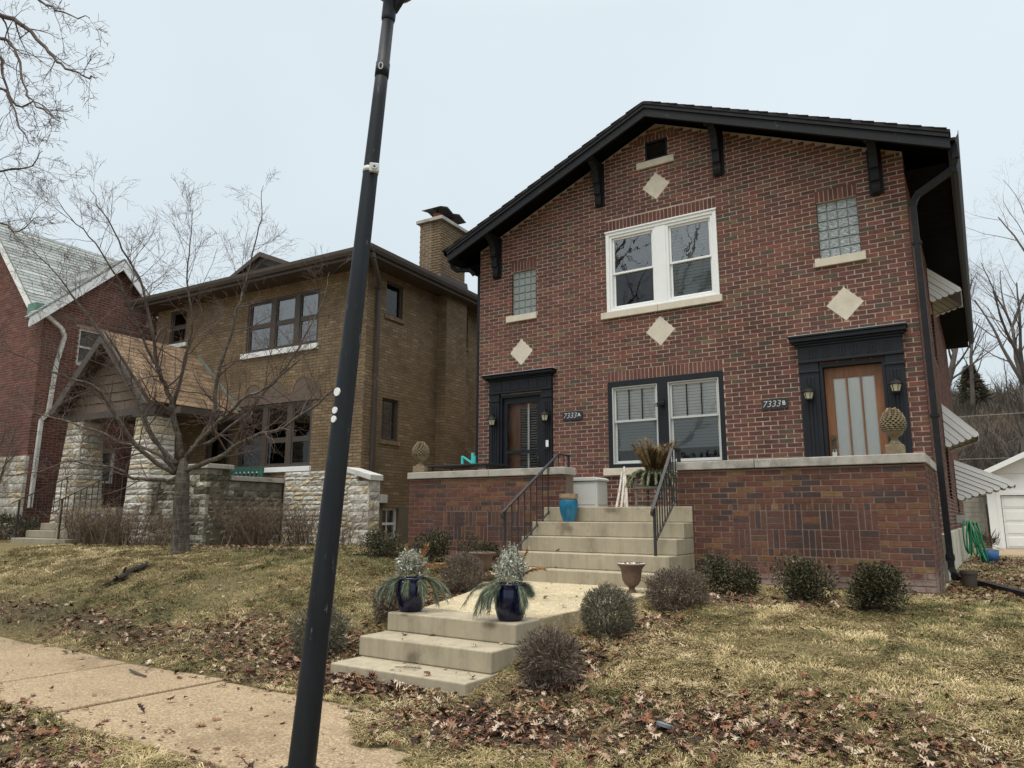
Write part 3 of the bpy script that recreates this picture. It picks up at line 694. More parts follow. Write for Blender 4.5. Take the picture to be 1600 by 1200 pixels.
# roof
YE = 11.86; XE0, XE1 = -9.36, .06; RT = lambda x, o=0: 7.735+o-.428*abs(x-XC)
rf = MB(); rf.prism([(XE0-.02,RT(XE0-.02,-.05)),(XC,RT(XC,-.05)),(XE1+.02,RT(XE1+.02,-.05)),(XE1+.02,RT(XE1+.02)),(XC,RT(XC)),(XE0-.02,RT(XE0-.02))], YE-.05, 27.1)
roof = rf.build('roof', M['shingle_dark'], house)
for s_ in (-1, 1):                          # shingle courses on each slope, butt edges standing proud
    mb = MB(); n = 30
    for k in range(n):
        a = .02+k*(4.72/n); d0 = XC+s_*a; d1 = XC+s_*(a+4.72/n+.02)
        mb.prism([(d0,RT(d0,.0)+.002),(d1,RT(d1,0)+.004),(d1,RT(d1,0)+.016)] if s_ > 0 else [(d1,RT(d1,0)+.016),(d1,RT(d1,0)+.004),(d0,RT(d0,.0)+.002)], YE-.055-.012*(k % 2), 27.1)
    tag(mb.build('shingle_courses', M['shingle_dark'], roof), kind='stuff')
for s_ in (-1, 1):
    xe = XE0 if s_ < 0 else XE1; mb = MB()
    mb.prism([(XC,RT(XC,-.06)),(xe,RT(xe,-.06)),(xe,RT(xe,-.12)),(XC,RT(XC,-.12))], YE-.035, YE+.0); mb.build('rake_trim', M['black'], house)
    mb = MB(); mb.prism([(XC,RT(XC,-.121)),(xe,RT(xe,-.121)),(xe,RT(xe,-.29)),(XC,RT(XC,-.29))], YE-.01, YE+.045); mb.build('rake_board', M['peeling'], house, bevel=.006)
    mb = MB(); mb.prism([(XC,RT(XC,-.065)),(xe,RT(xe,-.065)),(xe,RT(xe,-.10)),(XC,RT(XC,-.10))], YE+.046, 27.05); sf = mb.build('soffit', M['soffit'], house)
    for k in range(12):
        t0 = k/12; t1 = (k+.9)/12
        if not (t0*4.7 > 3.9): 
            mb = MB(); a = XC+(xe-XC)*t0; b_ = XC+(xe-XC)*t1; mb.prism([(a,RT(a,-.101)),(b_,RT(b_,-.101)),(b_,RT(b_,-.112)),(a,RT(a,-.112))], YE+.05, YF-.01); mb.build('soffit_board', M['soffit'], sf)
    # eave fascia and gutter running back along the side
    gx = xe+s_*.0; mb = MB(); mb.box(min(gx, gx-s_*.04), max(gx, gx-s_*.04), YE+.05, 27.05, RT(xe,-.30), RT(xe,-.102)); mb.build('fascia', M['black'], house)
    mb = MB(); zt = RT(xe,-.03); px_ = [(gx+s_*.004,zt),(gx+s_*.004,zt-.13),(gx+s_*.07,zt-.13),(gx+s_*.115,zt-.06),(gx+s_*.12,zt),(gx+s_*.113,zt),(gx+s_*.105,zt-.055),(gx+s_*.065,zt-.122),(gx+s_*.012,zt-.122),(gx+s_*.012,zt)]
    mb.prism(px_ if s_ < 0 else px_[::-1], YE+.0, 27.05); mb.build('gutter', M['navy'], house)
    # boxed eave soffit on the sides
    wx = XL if s_ < 0 else XR; a, b_ = sorted((wx, xe-s_*.05)); nb = 40
    for k in range(nb):
        mb = MB(); y0 = YF+.01+k*(27-YF)/nb; mb.box(a, b_, y0, y0+(27-YF)/nb-.012, RT(xe,-.27), RT(xe,-.25)); mb.build('soffit_board', M['soffit'], sf)
# rake brackets
def bracket(x, zt, zb):
    """scrolled timber knee brace: profile in (y, z)"""
    h = zt-zb; f = lambda d, t: (YF-d, zt-h*t)
    prof = [f(0,0), f(.50,-.02), f(.50,.07), f(.40,.10), f(.30,.16), f(.235,.26), f(.215,.40), f(.215,.50), f(.165,.52), f(.155,.56), f(.155,.74), f(.115,.76), f(.105,.80), f(.12,.88), f(.10,.96), f(.04,1.0), f(0,1.0)]
    mb = MB(); mb.prism(prof, x-.065, x+.065, 'x'); b = mb.build('bracket', M['peeling'], house, bevel=.006)
    mb = MB(); mb.box(x-.105, x+.105, YF-.035, YF-.008, zb+.02, zt+.0); mb.build('back_plate', M['black'], b)
    mb = MB(); mb.box(x-.085, x+.085, YF-.52, YF-.44, zt-.09, zt+.03); mb.build('end_block', M['black'], b)
for x, zb in ((-8.40,5.05),(-5.93,6.10),(-3.53,6.13),(-1.0,5.13)): bracket(x, RT(x,-.20), zb)

# door surrounds
def surround(op, fr, cor, flutes):
    x0, x1, z0, z1 = op; f0, f1, _, _ = fr; mb = MB()
    s = None
    body = MB(); body.box(f0, f1, YF-.07, YF+.02, z1+.03, z1+.30); s = body.build('door_surround', M['navy'], house, bevel=.004)
    for a, b in ((f0, x0-.005), (x1+.005, f1)):
        mb = MB(); mb.box(a, b, YF-.06, YF+.02, z0, z1+.028); mb.box(a-.015, b+.015, YF-.085, YF+.02, z0, z0+.2); mb.box(a-.01, b+.01, YF-.08, YF+.02, z1-.13, z1-.10); 
        w = b-a
        for k in range(3): mb.box(a+w*(.22+.2*k), a+w*(.36+.2*k), YF-.073, YF-.058, z0+.25, z1-.2)
        mb.build('pilaster', M['navy'], s, bevel=.004)
    mb = MB(); mb.box(f0-.01, f1+.01, YF-.085, YF+.02, z1+.031, z1+.07); mb.build('architrave', M['navy'], s, bevel=.004)
    n = 6
    for k in range(n):
        xm = f0+.1+(f1-f0-.2)*(k+.5)/n; mb = MB()
        if flutes:
            for q in (-.05,0,.05): mb.box(xm+q-.012, xm+q+.012, YF-.08, YF-.068, z1+.10, z1+.265)
        else: mb.box(xm-(f1-f0-.2)/n/2+.006, xm+(f1-f0-.2)/n/2-.006, YF-.078, YF-.068, z1+.09, z1+.275)
        mb.build('frieze_panel', M['navy'], s)
    mb = MB(); c0, c1, ct = cor; zb = z1+.30; h = ct-zb
    for t0, t1, d, e_ in ((0,.22,.10,.02),(.22,.42,.135,.06),(.42,.8,.19,.105),(.8,1.0,.215,.13)): mb.box(f0-e_*.95, f1+e_*.75, YF-d, YF+.02, zb+h*t0, zb+h*t1)
    mb.build('cornice', M['navy'], s, bevel=.008)
    mb = MB(); mb.box(f0-.115, f1+.09, YF-.2, YF+.01, ct+.001, ct+.007); mb.build('flashing', M['offwhite'], s)
    mb = MB(); mb.box(x0, x0+.05, YF-.03, YF+.2, z0, z1); mb.box(x1-.05, x1, YF-.03, YF+.2, z0, z1); mb.box(x0+.05, x1-.05, YF-.03, YF+.2, z1-.06, z1); mb.build('door_jamb', M['navy'], s)
surround(DA, FRA, (-8.74,-6.98,2.915), False); surround(DB, FRB, (-2.48,-.77,2.935), True)
# door B: stained oak, three tall lights with closed white blinds
x0, x1, z0, z1 = DB; x0 += .055; x1 -= .055; z1 -= .065; yd = YF+.085; mb = MB(); w = x1-x0; zb, zt = z0+.28, z1-.17
lights = [(x0+w*a, x0+w*b) for a, b in ((.145,.365),(.39,.61),(.635,.855))]
wall_core(mb, x0, x1, z0+.02, z1, [(a,b,zb,zt) for a, b in lights], yd, .045); d_ = mb.build('front_door', M['door_wood'], house); d_['label'] = 'stained wooden door with three tall blinded lights'
for a, b in lights:
    mb = MB(); mb.add([(a,yd+.015,zb),(b,yd+.015,zb),(b,yd+.015,zt),(a,yd+.015,zt)], [(0,1,2,3)]); mb.build('pane', M['clear_glass'], d_)
    mb = MB(); n = int((zt-zb)/.026)
    for k in range(n): mb.beam((a+.004,yd+.03,zb+.013+k*.026),(b-.004,yd+.03,zb+.013+k*.026), .024, .002, upv=(0,1,.25))
    mb.box(a, b, yd+.038, yd+.041, zb, zt); mb.build('blind', M['blind'], d_)
mb = MB(); mb.box(x0+.035, x0+.10, yd-.014, yd, 1.02, 1.30); 
for z in (1.25, 1.11): mb.tube([(x0+.068,yd-.014,z),(x0+.068,yd-.045,z)], .027, 12)
mb.build('lock_plate', M['bronze'], d_)
mb = MB(); mb.box(x0+.04, x0+.105, yd-.05, yd-.015, .93, 1.03); mb.tube([(x0+.052,yd-.03,1.03),(x0+.052,yd-.03,1.07),(x0+.072,yd-.03,1.085),(x0+.093,yd-.03,1.07),(x0+.093,yd-.03,1.03)], .006, 6); mb.build('key_box', M['plastic_grey'], d_)
# door A: black storm door before an oak inner door with louvred light
x0, x1, z0, z1 = DA; x0 += .055; x1 -= .055; z1 -= .065; yd = YF+.02; mb = MB(); zm = 1.27
wall_core(mb, x0, x1, z0+.02, z1, [(x0+.10,x1-.10,z0+.12,zm),(x0+.10,x1-.10,zm+.06,z1-.12)], yd, .035); sdm = mb.build('storm_door', M['navy'], house)
for p, q in ((z0+.12,zm),(zm+.06,z1-.12)):
    mb = MB(); mb.add([(x0+.1,yd+.018,p),(x1-.1,yd+.018,p),(x1-.1,yd+.018,q),(x0+.1,yd+.018,q)], [(0,1,2,3)]); mb.build('pane', M['clear_glass'], sdm)
mb = MB(); mb.tube([(x1-.05,yd-.03,1.02),(x1-.05,yd-.05,1.06),(x1-.05,yd-.05,1.14),(x1-.05,yd-.03,1.18)], .01, 6); mb.build('handle', M['iron'], sdm)
yi = YF+.16; mb = MB(); wall_core(mb, x0, x1, z0+.02, z1, [(x0+.33,x0+.51,z0+.3,z1-.2),(x0+.56,x0+.72,z0+.3,z1-.2)], yi, .045); ind = mb.build('inner_door', M['door_wood'], house)
mb = MB()
for a, b in ((x0+.335,x0+.50),(x0+.565,x0+.715)):
    for k in range(34): mb.beam((a,yi+.03,z0+.33+k*.052),(b,yi+.03,z0+.33+k*.052), .04, .004, upv=(0,.5,1))
mb.build('louvres', M['plastic_grey'], ind)
for xa in (x0+.535, x1-.055):
    mb = MB(); mb.box(xa-.02, xa+.02, yi-.02, yi, z0+.04, z1-.12); mb.build('white_strip', M['white'], ind)
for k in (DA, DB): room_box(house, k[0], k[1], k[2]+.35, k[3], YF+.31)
mb = MB(); mb.box(-7.19, -7.09, YF-.085, YF-.075, 1.30, 1.53); db = mb.build('doorbell', M['black'], house)
mb = MB(); mb.box(-7.17, -7.11, YF-.092, YF-.0852, 1.36, 1.49); mb.build('button_plate', M['white'], db)

# downspouts
mb = MB(); pts = [(.10,12.02,5.50),(.11,12.03,5.30),(.06,12.08,5.16),(-.20,12.2,5.06),(-.44,12.31,4.97),(-.515,12.345,4.86),(-.515,12.35,3.0),(-.515,12.35,1.0),(-.505,12.34,-.55),(-.50,12.33,-.70),(-.46,12.27,-.80),(-.40,12.16,-.83)]
for a, b in zip(pts[:-1], pts[1:]): mb.beam(a, b, .085, .105, upv=(0,-1,.01))
mb.tube([pts[0],(.10,12.02,5.62)], .05, 10)
for i in (2,5,8,10): mb.lathe([(0,-.05),(.055,-.05),(.062,0),(.055,.05),(0,.05)], 10, pts[i])
dsp = mb.build('downspout', M['black'], house)
for z in (4.2, 1.5):
    mb = MB(); mb.box(-.58, -.45, 12.29, 12.41, z-.02, z+.02); mb.build('strap', M['black'], dsp)
mb = MB(); pts = [(-9.40,12.05,5.55),(-9.40,12.08,5.42),(-9.30,12.12,5.33),(-9.0,12.2,5.31),(-8.92,12.25,5.2)]
mb.tube(pts, .05, 8); mb.box(-8.95,-8.87,12.42,12.50,-.6,5.25); mb.build('downspout', M['black'], house)
# flexible pipe lying out from the downspout foot
t = MB(); pth = [(-.41,12.19,-.82),(-.30,11.98,-.845),(-.08,11.55,-.85),(.08,11.1,-.86),(.30,10.4,-.86),(.55,9.6,-.88)]
for a, b in zip(pth[:-1], pth[1:]): t.beam(a, b, .10, .075)
o = t.build('drain_extension', M['black'], house); 

# awnings on the right-hand wall
def awning(y0, y1, zt, zb, xt, zt2, n, label):
    a = thing('metal_awning', label, 'awning', (XR, (y0+y1)/2, zb), group='white aluminium awnings on the side wall', frame=I4)
    A, B, C_ = Vector((XR+.02, zt)), Vector((XR+.02, zb)), Vector((xt, zt2)); d = C_-A
    for yy, m_ in ((y0, M['aluminium']), (y1, M['aluminium'])):
        for k in range(n):
            t0, t1 = k/n, (k+1)/n-.018; p0, p1 = A.lerp(B, t0), A.lerp(B, t1); q0, q1 = p0+d*(1-t0), p1+d*(1-t1-.018)
            mb = MB(); cx, cz = (q0+q1)/2; hw = (q0-q1).length/2; ang = math.atan2((q0-q1).y, (q0-q1).x)
            cap = [(cx+hw*math.cos(ang-u), cz+hw*math.sin(ang-u)) for u in (.0,.5,1.0,1.57,2.1,2.6,3.14)]
            poly = [tuple(p0)]+cap+[tuple(p1)]
            mb.prism(poly, yy-.012-.012*(k % 2), yy, 'y'); mb.build('strip', m_, a)
            if k: 
                mb = MB(); r0 = A.lerp(B, t0-.009); mb.beam((r0.x, yy-.004, r0.y), (r0.x+d.x*(1-t0), yy-.004, r0.y+d.y*(1-t0)), .01, .012); mb.build('seam', M['soffit'], a)
    ns = max(5, int((y1-y0)/.2))
    for k in range(ns):
        ya, yb = y0+.002+(y1-y0)*k/ns, y0+(y1-y0)*(k+.93)/ns; mb = MB()
        v = [(A.x,ya,A.y),(A.x,yb,A.y),(C_.x,yb,C_.y),(C_.x,ya,C_.y)]; h = .02+.014*(k % 2)
        mb.add([(x,y,z+.006) for x,y,z in v]+[(x,y,z+h) for x,y,z in v], [(0,1,2,3),(7,6,5,4),(0,4,5,1),(1,5,6,2),(2,6,7,3),(3,7,4,0)], mi=0); mb.build('roof_strip', M['aluminium'], a)
        mb = MB(); cz = C_.y; mb.prism([(ya,cz-.01),(ya,cz-.05),((ya*3+yb)/4,cz-.085),((ya+yb)/2,cz-.095),((ya+3*yb)/4,cz-.085),(yb,cz-.05),(yb,cz-.01)], xt, xt+.01, 'x'); mb.build('valance', M['aluminium'], a)
    mb = MB(); mb.add([(A.x,y0+.01,A.y-.01),(A.x,y1-.01,A.y-.01),(C_.x-.01,y1-.01,C_.y-.01),(C_.x-.01,y0+.01,C_.y-.01)], [(0,1,2,3)]); mb.build('underside', M['awning_under'], a)
    mb = MB(); mb.tube([(XR+.03,y0+.05,zb),(xt-.03,y0+.05,zt2-.03)], .012, 6); mb.tube([(XR+.03,y1-.05,zb),(xt-.03,y1-.05,zt2-.03)], .012, 6); mb.build('brace', M['awning_under'], a)
awning(16.95, 18.3, 5.17, 4.47, -.02, 4.64, 5, 'upper white scalloped awning beneath the eave on the side wall')
awning(17.2, 18.5, 2.31, 1.46, .0, 1.68, 5, 'middle white scalloped awning over the lower side window')
awning(21.3, 22.7, 1.43, .49, .63, .85, 8, 'large white scalloped canopy lowest on the side wall by the garage')

# ------------------------------------------------------------------ porch of the red house
PY = 10.2; PZ = .157
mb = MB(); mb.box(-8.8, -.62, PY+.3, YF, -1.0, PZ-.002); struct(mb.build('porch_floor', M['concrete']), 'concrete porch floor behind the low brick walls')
def porch_wall(x0, x1, px0, px1, zb, label, ends, joints, seed):
    w = thing('porch_wall', label, 'low wall', ((x0+x1)/2, PY, zb), frame=I4); r = random.Random(seed)
    mb = MB(); mb.box(x0, x1, PY, PY+.3, -1.1, .66)
    xs_ = x1-.3 if ends > 0 else x0; mb.box(xs_, xs_+.3, PY+.3, YF-.02, -1.1, .66); mb.build('core', M['porch_mortar'], w)
    P_ = (px0, px1, -.49, .19)
    b = courses(x0, x1, -.955, .6655, [P_], r=r)
    b += [(a, q, c, d, t) for a, q, c, d, t in soldiers(px0, px1, .10, .19, r=r)]+[(a, q, c, d, t) for a, q, c, d, t in soldiers(px0, px1, -.49, -.395, r=r)]
    n = int(round((px1-px0)/.236)); u = (px1-px0)/n
    for row in range(2):
        for k in range(n):
            a = px0+k*u; z = -.393+row*.245
            for q in range(3):
                tn = r.choice((.4,.45,.8,.82,.9,.5,.25,.42))
                if (k+row) % 2: b.append((a+.01, a+u-.008, z+q*.0813+.008, z+(q+1)*.0813-.008, tn))
                else: b.append((a+q*u/3+.008, a+(q+1)*u/3-.006, z+.008, z+.238, tn))
    rest = lay(b, w, M['porch_brick'], PY, proud=.006)
    sc = courses(PY+.004, YF-.03, -.955, .6655, r=r); pl = x1 if ends > 0 else x0
    rs = lay(sc, w, M['porch_brick'], pl, 'x', 1 if ends > 0 else -1, limit=0)
    o_ = len(rest.v); rest.v += rs.v; rest.f += [tuple(i+o_ for i in f) for f in rs.f]; rest.t += rs.t; rest.mi += rs.mi
    tag(rest.build('brickwork', M['porch_brick'], w), kind='stuff')
    js = [x0-.035]+joints+[x1+.03]
    for a, q in zip(js[:-1], js[1:]):
        mb = MB(); mb.box(a+.004, q-.004, PY-.045, PY+.345, .672, .79); mb.build('coping', M['coping'], w, bevel=.01)
    a, q = (x1-.345, x1+.03) if ends > 0 else (x0-.035, x0+.345)
    mb = MB(); mb.box(a, q, PY+.353, YF-.01, .672, .788); mb.build('coping', M['coping'], w, bevel=.01)
    return w
porch_wall(-8.82, -5.60, -8.26, -6.14, -.75, 'low brick porch wall left of the steps below the storm door', -1, [-7.05], 21)
porch_wall(-3.74, -.59, -2.96, -1.15, -.9, 'low brick porch wall right of the steps with basket-weave panel', 1, [-2.62], 22)

# upper flight
st = thing('concrete_steps', 'wide upper flight of five concrete steps rising to the porch', 'steps', (-4.74, 8.92, -.9), frame=I4)
for i, (y, zt, zb) in enumerate(((9.84,PZ,-.07),(9.5,-.068,-.28),(9.21,-.282,-.495),(8.93,-.497,-.71),(8.62,-.712,-1.1))):
    pass
edges = [(10.155,.157),(9.80,-.070),(9.49,-.285),(9.20,-.500),(8.92,-.712)]
for i, (y, z) in enumerate(edges):
    zb = edges[i+1][1]-.0 if i < 4 else -1.15
    mb = MB(); yb = PY-.001 if i else PY+.6
    x0_, x1_ = (-5.96, -3.52)
    if i == 0:
        mb.box(x0_, x1_, y, PY-.004, zb+.002, z); mb.box(-5.595, -3.745, PY-.002, PY+.32, -.2, z-.001)
    else: mb.box(x0_, x1_, y, PY-.006, zb+.002, z)
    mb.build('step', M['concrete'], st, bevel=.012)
# lower flight
st2 = thing('concrete_steps', 'short lower flight of three concrete steps rising from the pavement', 'steps', (-4.44, 4.97, -1.5), frame=I4)
e2 = [(5.75,-.955,6.19,-5.22,-3.67),(5.36,-1.135,6.185,-5.22,-3.665),(4.97,-1.32,6.18,-5.19,-3.655)]
for i, (y, z, yb, xa, xb) in enumerate(e2):
    zb = e2[i+1][1]+.002 if i < 2 else -1.65
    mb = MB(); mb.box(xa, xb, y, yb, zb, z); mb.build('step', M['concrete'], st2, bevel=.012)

# iron handrails
def rail(label, x, foot_y, foot_z, top_y, zt0, zt1, flat, zl0, yl0, zl1, yl1):
    t = thing('handrail', label, 'handrail', (x, foot_y, foot_z), frame=I4, group='black iron handrails of the upper steps')
    p0 = (x, foot_y-.06, zt0); p1 = (x, top_y, zt1); p2 = (x, top_y+flat, zt1+.005)
    mb = MB(); mb.beam(p0, p1, .045, .022); mb.beam(p1, p2, .045, .022); mb.tube([(x,foot_y-.05,zt0-.005),(x,foot_y-.10,zt0-.03),(x,foot_y-.10,zt0-.06),(x,foot_y-.06,zt0-.075)], .018, 6); mb.build('top_rail', M['iron'], t)
    mb = MB(); mb.beam((x,yl0,zl0),(x,yl1,zl1), .03, .014); mb.build('bottom_rail', M['iron'], t)
    mb = MB(); mb.box(x-.016, x+.016, foot_y-.016, foot_y+.016, foot_z, zt0+.03); mb.build('post', M['iron'], t)
    mb = MB(); mb.box(x-.016, x+.016, top_y+flat-.034, top_y+flat-.002, PZ, zt1); mb.build('post', M['iron'], t)
    n = 10
    for k in range(n):
        y = foot_y+(top_y+flat-foot_y)*(k+1)/(n+1); f = min(1, (y-foot_y+.06)/(top_y-foot_y+.06)); ztp = zt0+(zt1-zt0)*f
        g = min(1, max(0, (y-yl0)/(yl1-yl0))); zbm = zl0+(zl1-zl0)*g
        if y > yl1: zbm = PZ
        mb = MB(); mb.box(x-.007, x+.007, y-.007, y+.007, zbm, ztp); mb.build('baluster', M['iron'], t)
    return t
rail('black iron handrail with balusters on the left of the steps', -5.86, 8.88, -.88, 10.46, .065, 1.02, .38, -.60, 8.92, .24, 10.44)
rail('black iron handrail seen nearly end-on at the right of the steps', -3.73, 9.27, -.50, 10.02, .10, .985, .30, -.30, 9.30, .26, 10.1)

# ------------------------------------------------------------------ things on and around the porch
def font_mesh(txt, size, depth, shear=0):
    cu = bpy.data.curves.new('lettering', 'FONT'); cu.body = txt; cu.size = size; cu.extrude = depth; cu.shear = shear; cu.align_x = 'CENTER'; cu.align_y = 'CENTER'
    ob = bpy.data.objects.new('lettering', cu); COL.objects.link(ob)
    dg = bpy.context.evaluated_depsgraph_get(); me = bpy.data.meshes.new_from_object(ob.evaluated_get(dg)); bpy.data.objects.remove(ob); return me
def lettering(txt, size, mat, parent, loc, shear=0, rz=0, depth=.003, tilt=PI/2):
    me = font_mesh(txt, size, depth, shear); me.materials.clear(); me.materials.append(mat)
    o = bpy.data.objects.new('lettering', me); COL.objects.link(o); o.location = loc; o.rotation_euler = (tilt, 0, rz); attach(o, parent); return o
for (x0, x1, z0, z1), letter, lab in ((PLQ[0], 'A', 'dark house number plaque 7333 A beside the storm door'), (PLQ[1], 'B', 'dark house number plaque 7333 B beside the wooden door')):
    p = thing('number_plaque', lab, 'house number', ((x0+x1)/2, YF-.01, (z0+z1)/2)); hw, hh = (x1-x0)/2, (z1-z0)/2; c = .035
    mb = MB(); mb.prism([(-hw+c,-hh),(hw-c,-hh),(hw-c*.3,-hh+c*.3),(hw,-hh+c),(hw,hh-c),(hw-c*.3,hh-c*.3),(hw-c,hh),(-hw+c,hh),(-hw+c*.3,hh-c*.3),(-hw,hh-c),(-hw,-hh+c),(-hw+c*.3,-hh+c*.3)], -.02, .0); pl = mb.build('plate', M['plaque'], p)
    lettering('7333', .15, M['number'], p, (-.055,-.022,0), .25)
    lettering(letter, .10, M['white'], p, (hw-.065,-.022,.005))
# carriage lanterns
ln = thing('wall_lantern', 'wall lantern on the left pilaster of the storm door', 'lantern', (-8.40, YF-.062, 1.96), group='carriage lanterns beside the doors')
mb = MB(); mb.box(-.05,.05,-.02,.0,-.06,.12); mb.tube([(0,-.01,.09),(0,-.07,.13),(0,-.11,.12)], .01, 6); mb.build('back_plate', M['black'], ln)
mb = MB(); mb.lathe([(0,.115),(.012,.11),(.02,.085),(.075,.05),(.105,.02),(.108,.005),(.095,.005)], 8, (0,-.12,0)); mb.build('cap', M['black'], ln)
mb = MB(); mb.lathe([(.078,.004),(.05,-.10),(0,-.10)], 6, (0,-.12,0)); mb.build('glass', M['lantern_glass'], ln)
mb = MB()
for k in range(6):
    a = 2*PI*k/6; mb.tube([(.08*math.cos(a),-.12+.08*math.sin(a),.004),(.052*math.cos(a),-.12+.052*math.sin(a),-.10)], .005, 4)
mb.lathe([(.058,-.10),(.05,-.125),(.02,-.14),(0,-.145)], 8, (0,-.12,0)); mb.build('cage', M['black'], ln)
for x, z, l in ((-7.14,1.97,'wall lantern between the storm door and its number plaque'),(-2.23,1.98,'wall lantern on the left pilaster of the wooden door'),(-.98,1.99,'wall lantern on the right pilaster of the wooden door')): dup(ln, (x, YF-.062, z), label=l)
# security camera on the lower window mullion
sc = thing('security_camera', 'small dark security camera on the post between the lower windows', 'camera', (-4.76, YF-.012, 2.02))
mb = MB(); mb.box(-.04,.04,-.015,0,-.05,.09); mb.tube([(0,-.01,.03),(0,-.06,.05)], .012, 6); mb.build('mount', M['black'], sc)
mb = MB(); mb.beam((.04,-.03,.02),(-.07,-.13,-.02), .07, .07); mb.build('body', M['black'], sc, bevel=.01)
mb = MB(); mb.beam((-.071,-.131,-.02),(-.076,-.136,-.022), .055, .055); mb.build('lens', M['silver'], sc)

def pinecone(loc, label):
    p = thing('pinecone_finial', label, 'garden ornament', loc, group='stone pinecones on the porch walls')
    mb = MB(); mb.box(-.125,.125,-.125,.125,0,.125); mb.build('plinth', M['pine_stone'], p, bevel=.012)
    mb = MB(); mb.lathe([(.10,.126),(.085,.15),(.052,.185),(.047,.21),(.072,.235),(.11,.25),(.135,.285),(.142,.32),(.13,.33)], 20); mb.build('stem', M['pine_stone'], p, smooth=True)
    mb = MB(); prof = lambda t: .155*math.sin(PI*min(1,.30+.70*t))**.75 if t < .97 else .02
    mb.lathe([(max(.01, prof(t)-.022), .30+.30*t) for t in np.linspace(0, .98, 10)], 18)
    rows = 12
    for j in range(rows):
        t = j/rows; n = max(5, int(16*prof(t)/.155)); z = .30+.30*t
        for k in range(n):
            a = 2*PI*(k+.5*(j % 2))/n; rr = prof(t); w = 2*PI*rr/n*.56; ca, sa = math.cos(a), math.sin(a)
            T = Vector((-sa, ca, 0)); R = Vector((ca, sa, 0)); b = R*(rr-.03)+Vector((0,0,z-.012)); tip = R*(rr*.95+.030)+Vector((0,0,z+.030)); m_ = R*(rr+.026)+Vector((0,0,z+.006))
            mb.add([tuple(b-T*w*.6), tuple(b+T*w*.6), tuple(m_+T*w), tuple(tip), tuple(m_-T*w), tuple(R*(rr-.03)+Vector((0,0,z+.02)))], [(0,1,2,4),(4,2,3),(0,4,5),(1,5,2),(4,3,5),(2,5,3)], random.random())
    mb.build('cone', M['pine_stone'], p); p.scale = (.84,.84,1); return p
pc = pinecone((-.90, PY+.14, .79), 'stone pinecone finial on the right porch wall before the wooden door')
dup(pc, (-8.70, PY+.14, .79), .4, (.9,.9,.96), label='stone pinecone finial at the left end of the left porch wall')

# black folding table with a turquoise stand behind the left wall
tb = thing('folding_table', 'black table top showing above the left porch wall', 'table', (-8.35, 11.5, PZ))
mb = MB(); mb.box(-.85,.62,-.38,.38,.80,.835); mb.build('tabletop', M['iron'], tb, bevel=.008)
for sx_, sy_ in ((-.75,-.3),(.55,-.3),(-.75,.3),(.55,.3)):
    mb = MB(); mb.tube([(sx_,sy_,0),(sx_,sy_,.8)], .016, 6); mb.build('leg', M['iron'], tb)
zz = thing('metal_stand', 'small turquoise zigzag stand on the black table', 'ornament', (-8.32, 11.3, PZ+.836))
mb = MB(); mb.beam((-.13,0,0),(-.13,0,.17), .05, .03); mb.beam((-.13,0,.16),(.10,.02,.02), .05, .03); mb.beam((.10,.02,.0),(.10,.02,.22), .05, .04); mb.box(.125,.17,-.01,.03,0,.16); mb.build('frame', M['turquoise'], zz)

# pale resin deck box
bx_ = thing('deck_box', 'pale grey resin deck box at the top of the steps', 'storage box', (-5.62, 11.05, PZ)); bx_.scale = (1.08,1,1)
mb = MB(); mb.box(-.27,.25,-.2,.2,0,.43); bd = mb.build('body', M['plastic_grey'], bx_, bevel=.012)
mb = MB(); mb.box(-.22,.22,-.206,-.2,.05,.37); mb.box(.25,.256,-.17,.17,.05,.37); mb.build('panel', M['plastic_grey'], bd, bevel=.004)
mb = MB(); mb.prism([(-.27,.435),(.27,.435),(.27,.47),(.22,.495),(-.22,.495),(-.27,.47)], -.225, .22); mb.build('lid', M['plastic_grey'], bx_, bevel=.01)
# painted sticks leaning on the wall
sk = thing('painted_sticks', 'bundle of peeling white sticks leaning beside the deck box', 'sticks', (-5.30, 11.7, PZ))
for k, (a, b) in enumerate((((-.10,0,0),(-.16,.4,.66)),((0,-.02,0),(-.12,.42,.70)),((.1,0,0),(-.13,.43,.74)),((.05,.05,0),(-.15,.40,.6)))):
    mb = MB(); mb.tube([a, tuple((Vector(a)+Vector(b))/2+Vector((.01,0,.01*k))), b], [.024,.022,.018], 7); mb.build('stick', M['birch'], sk)

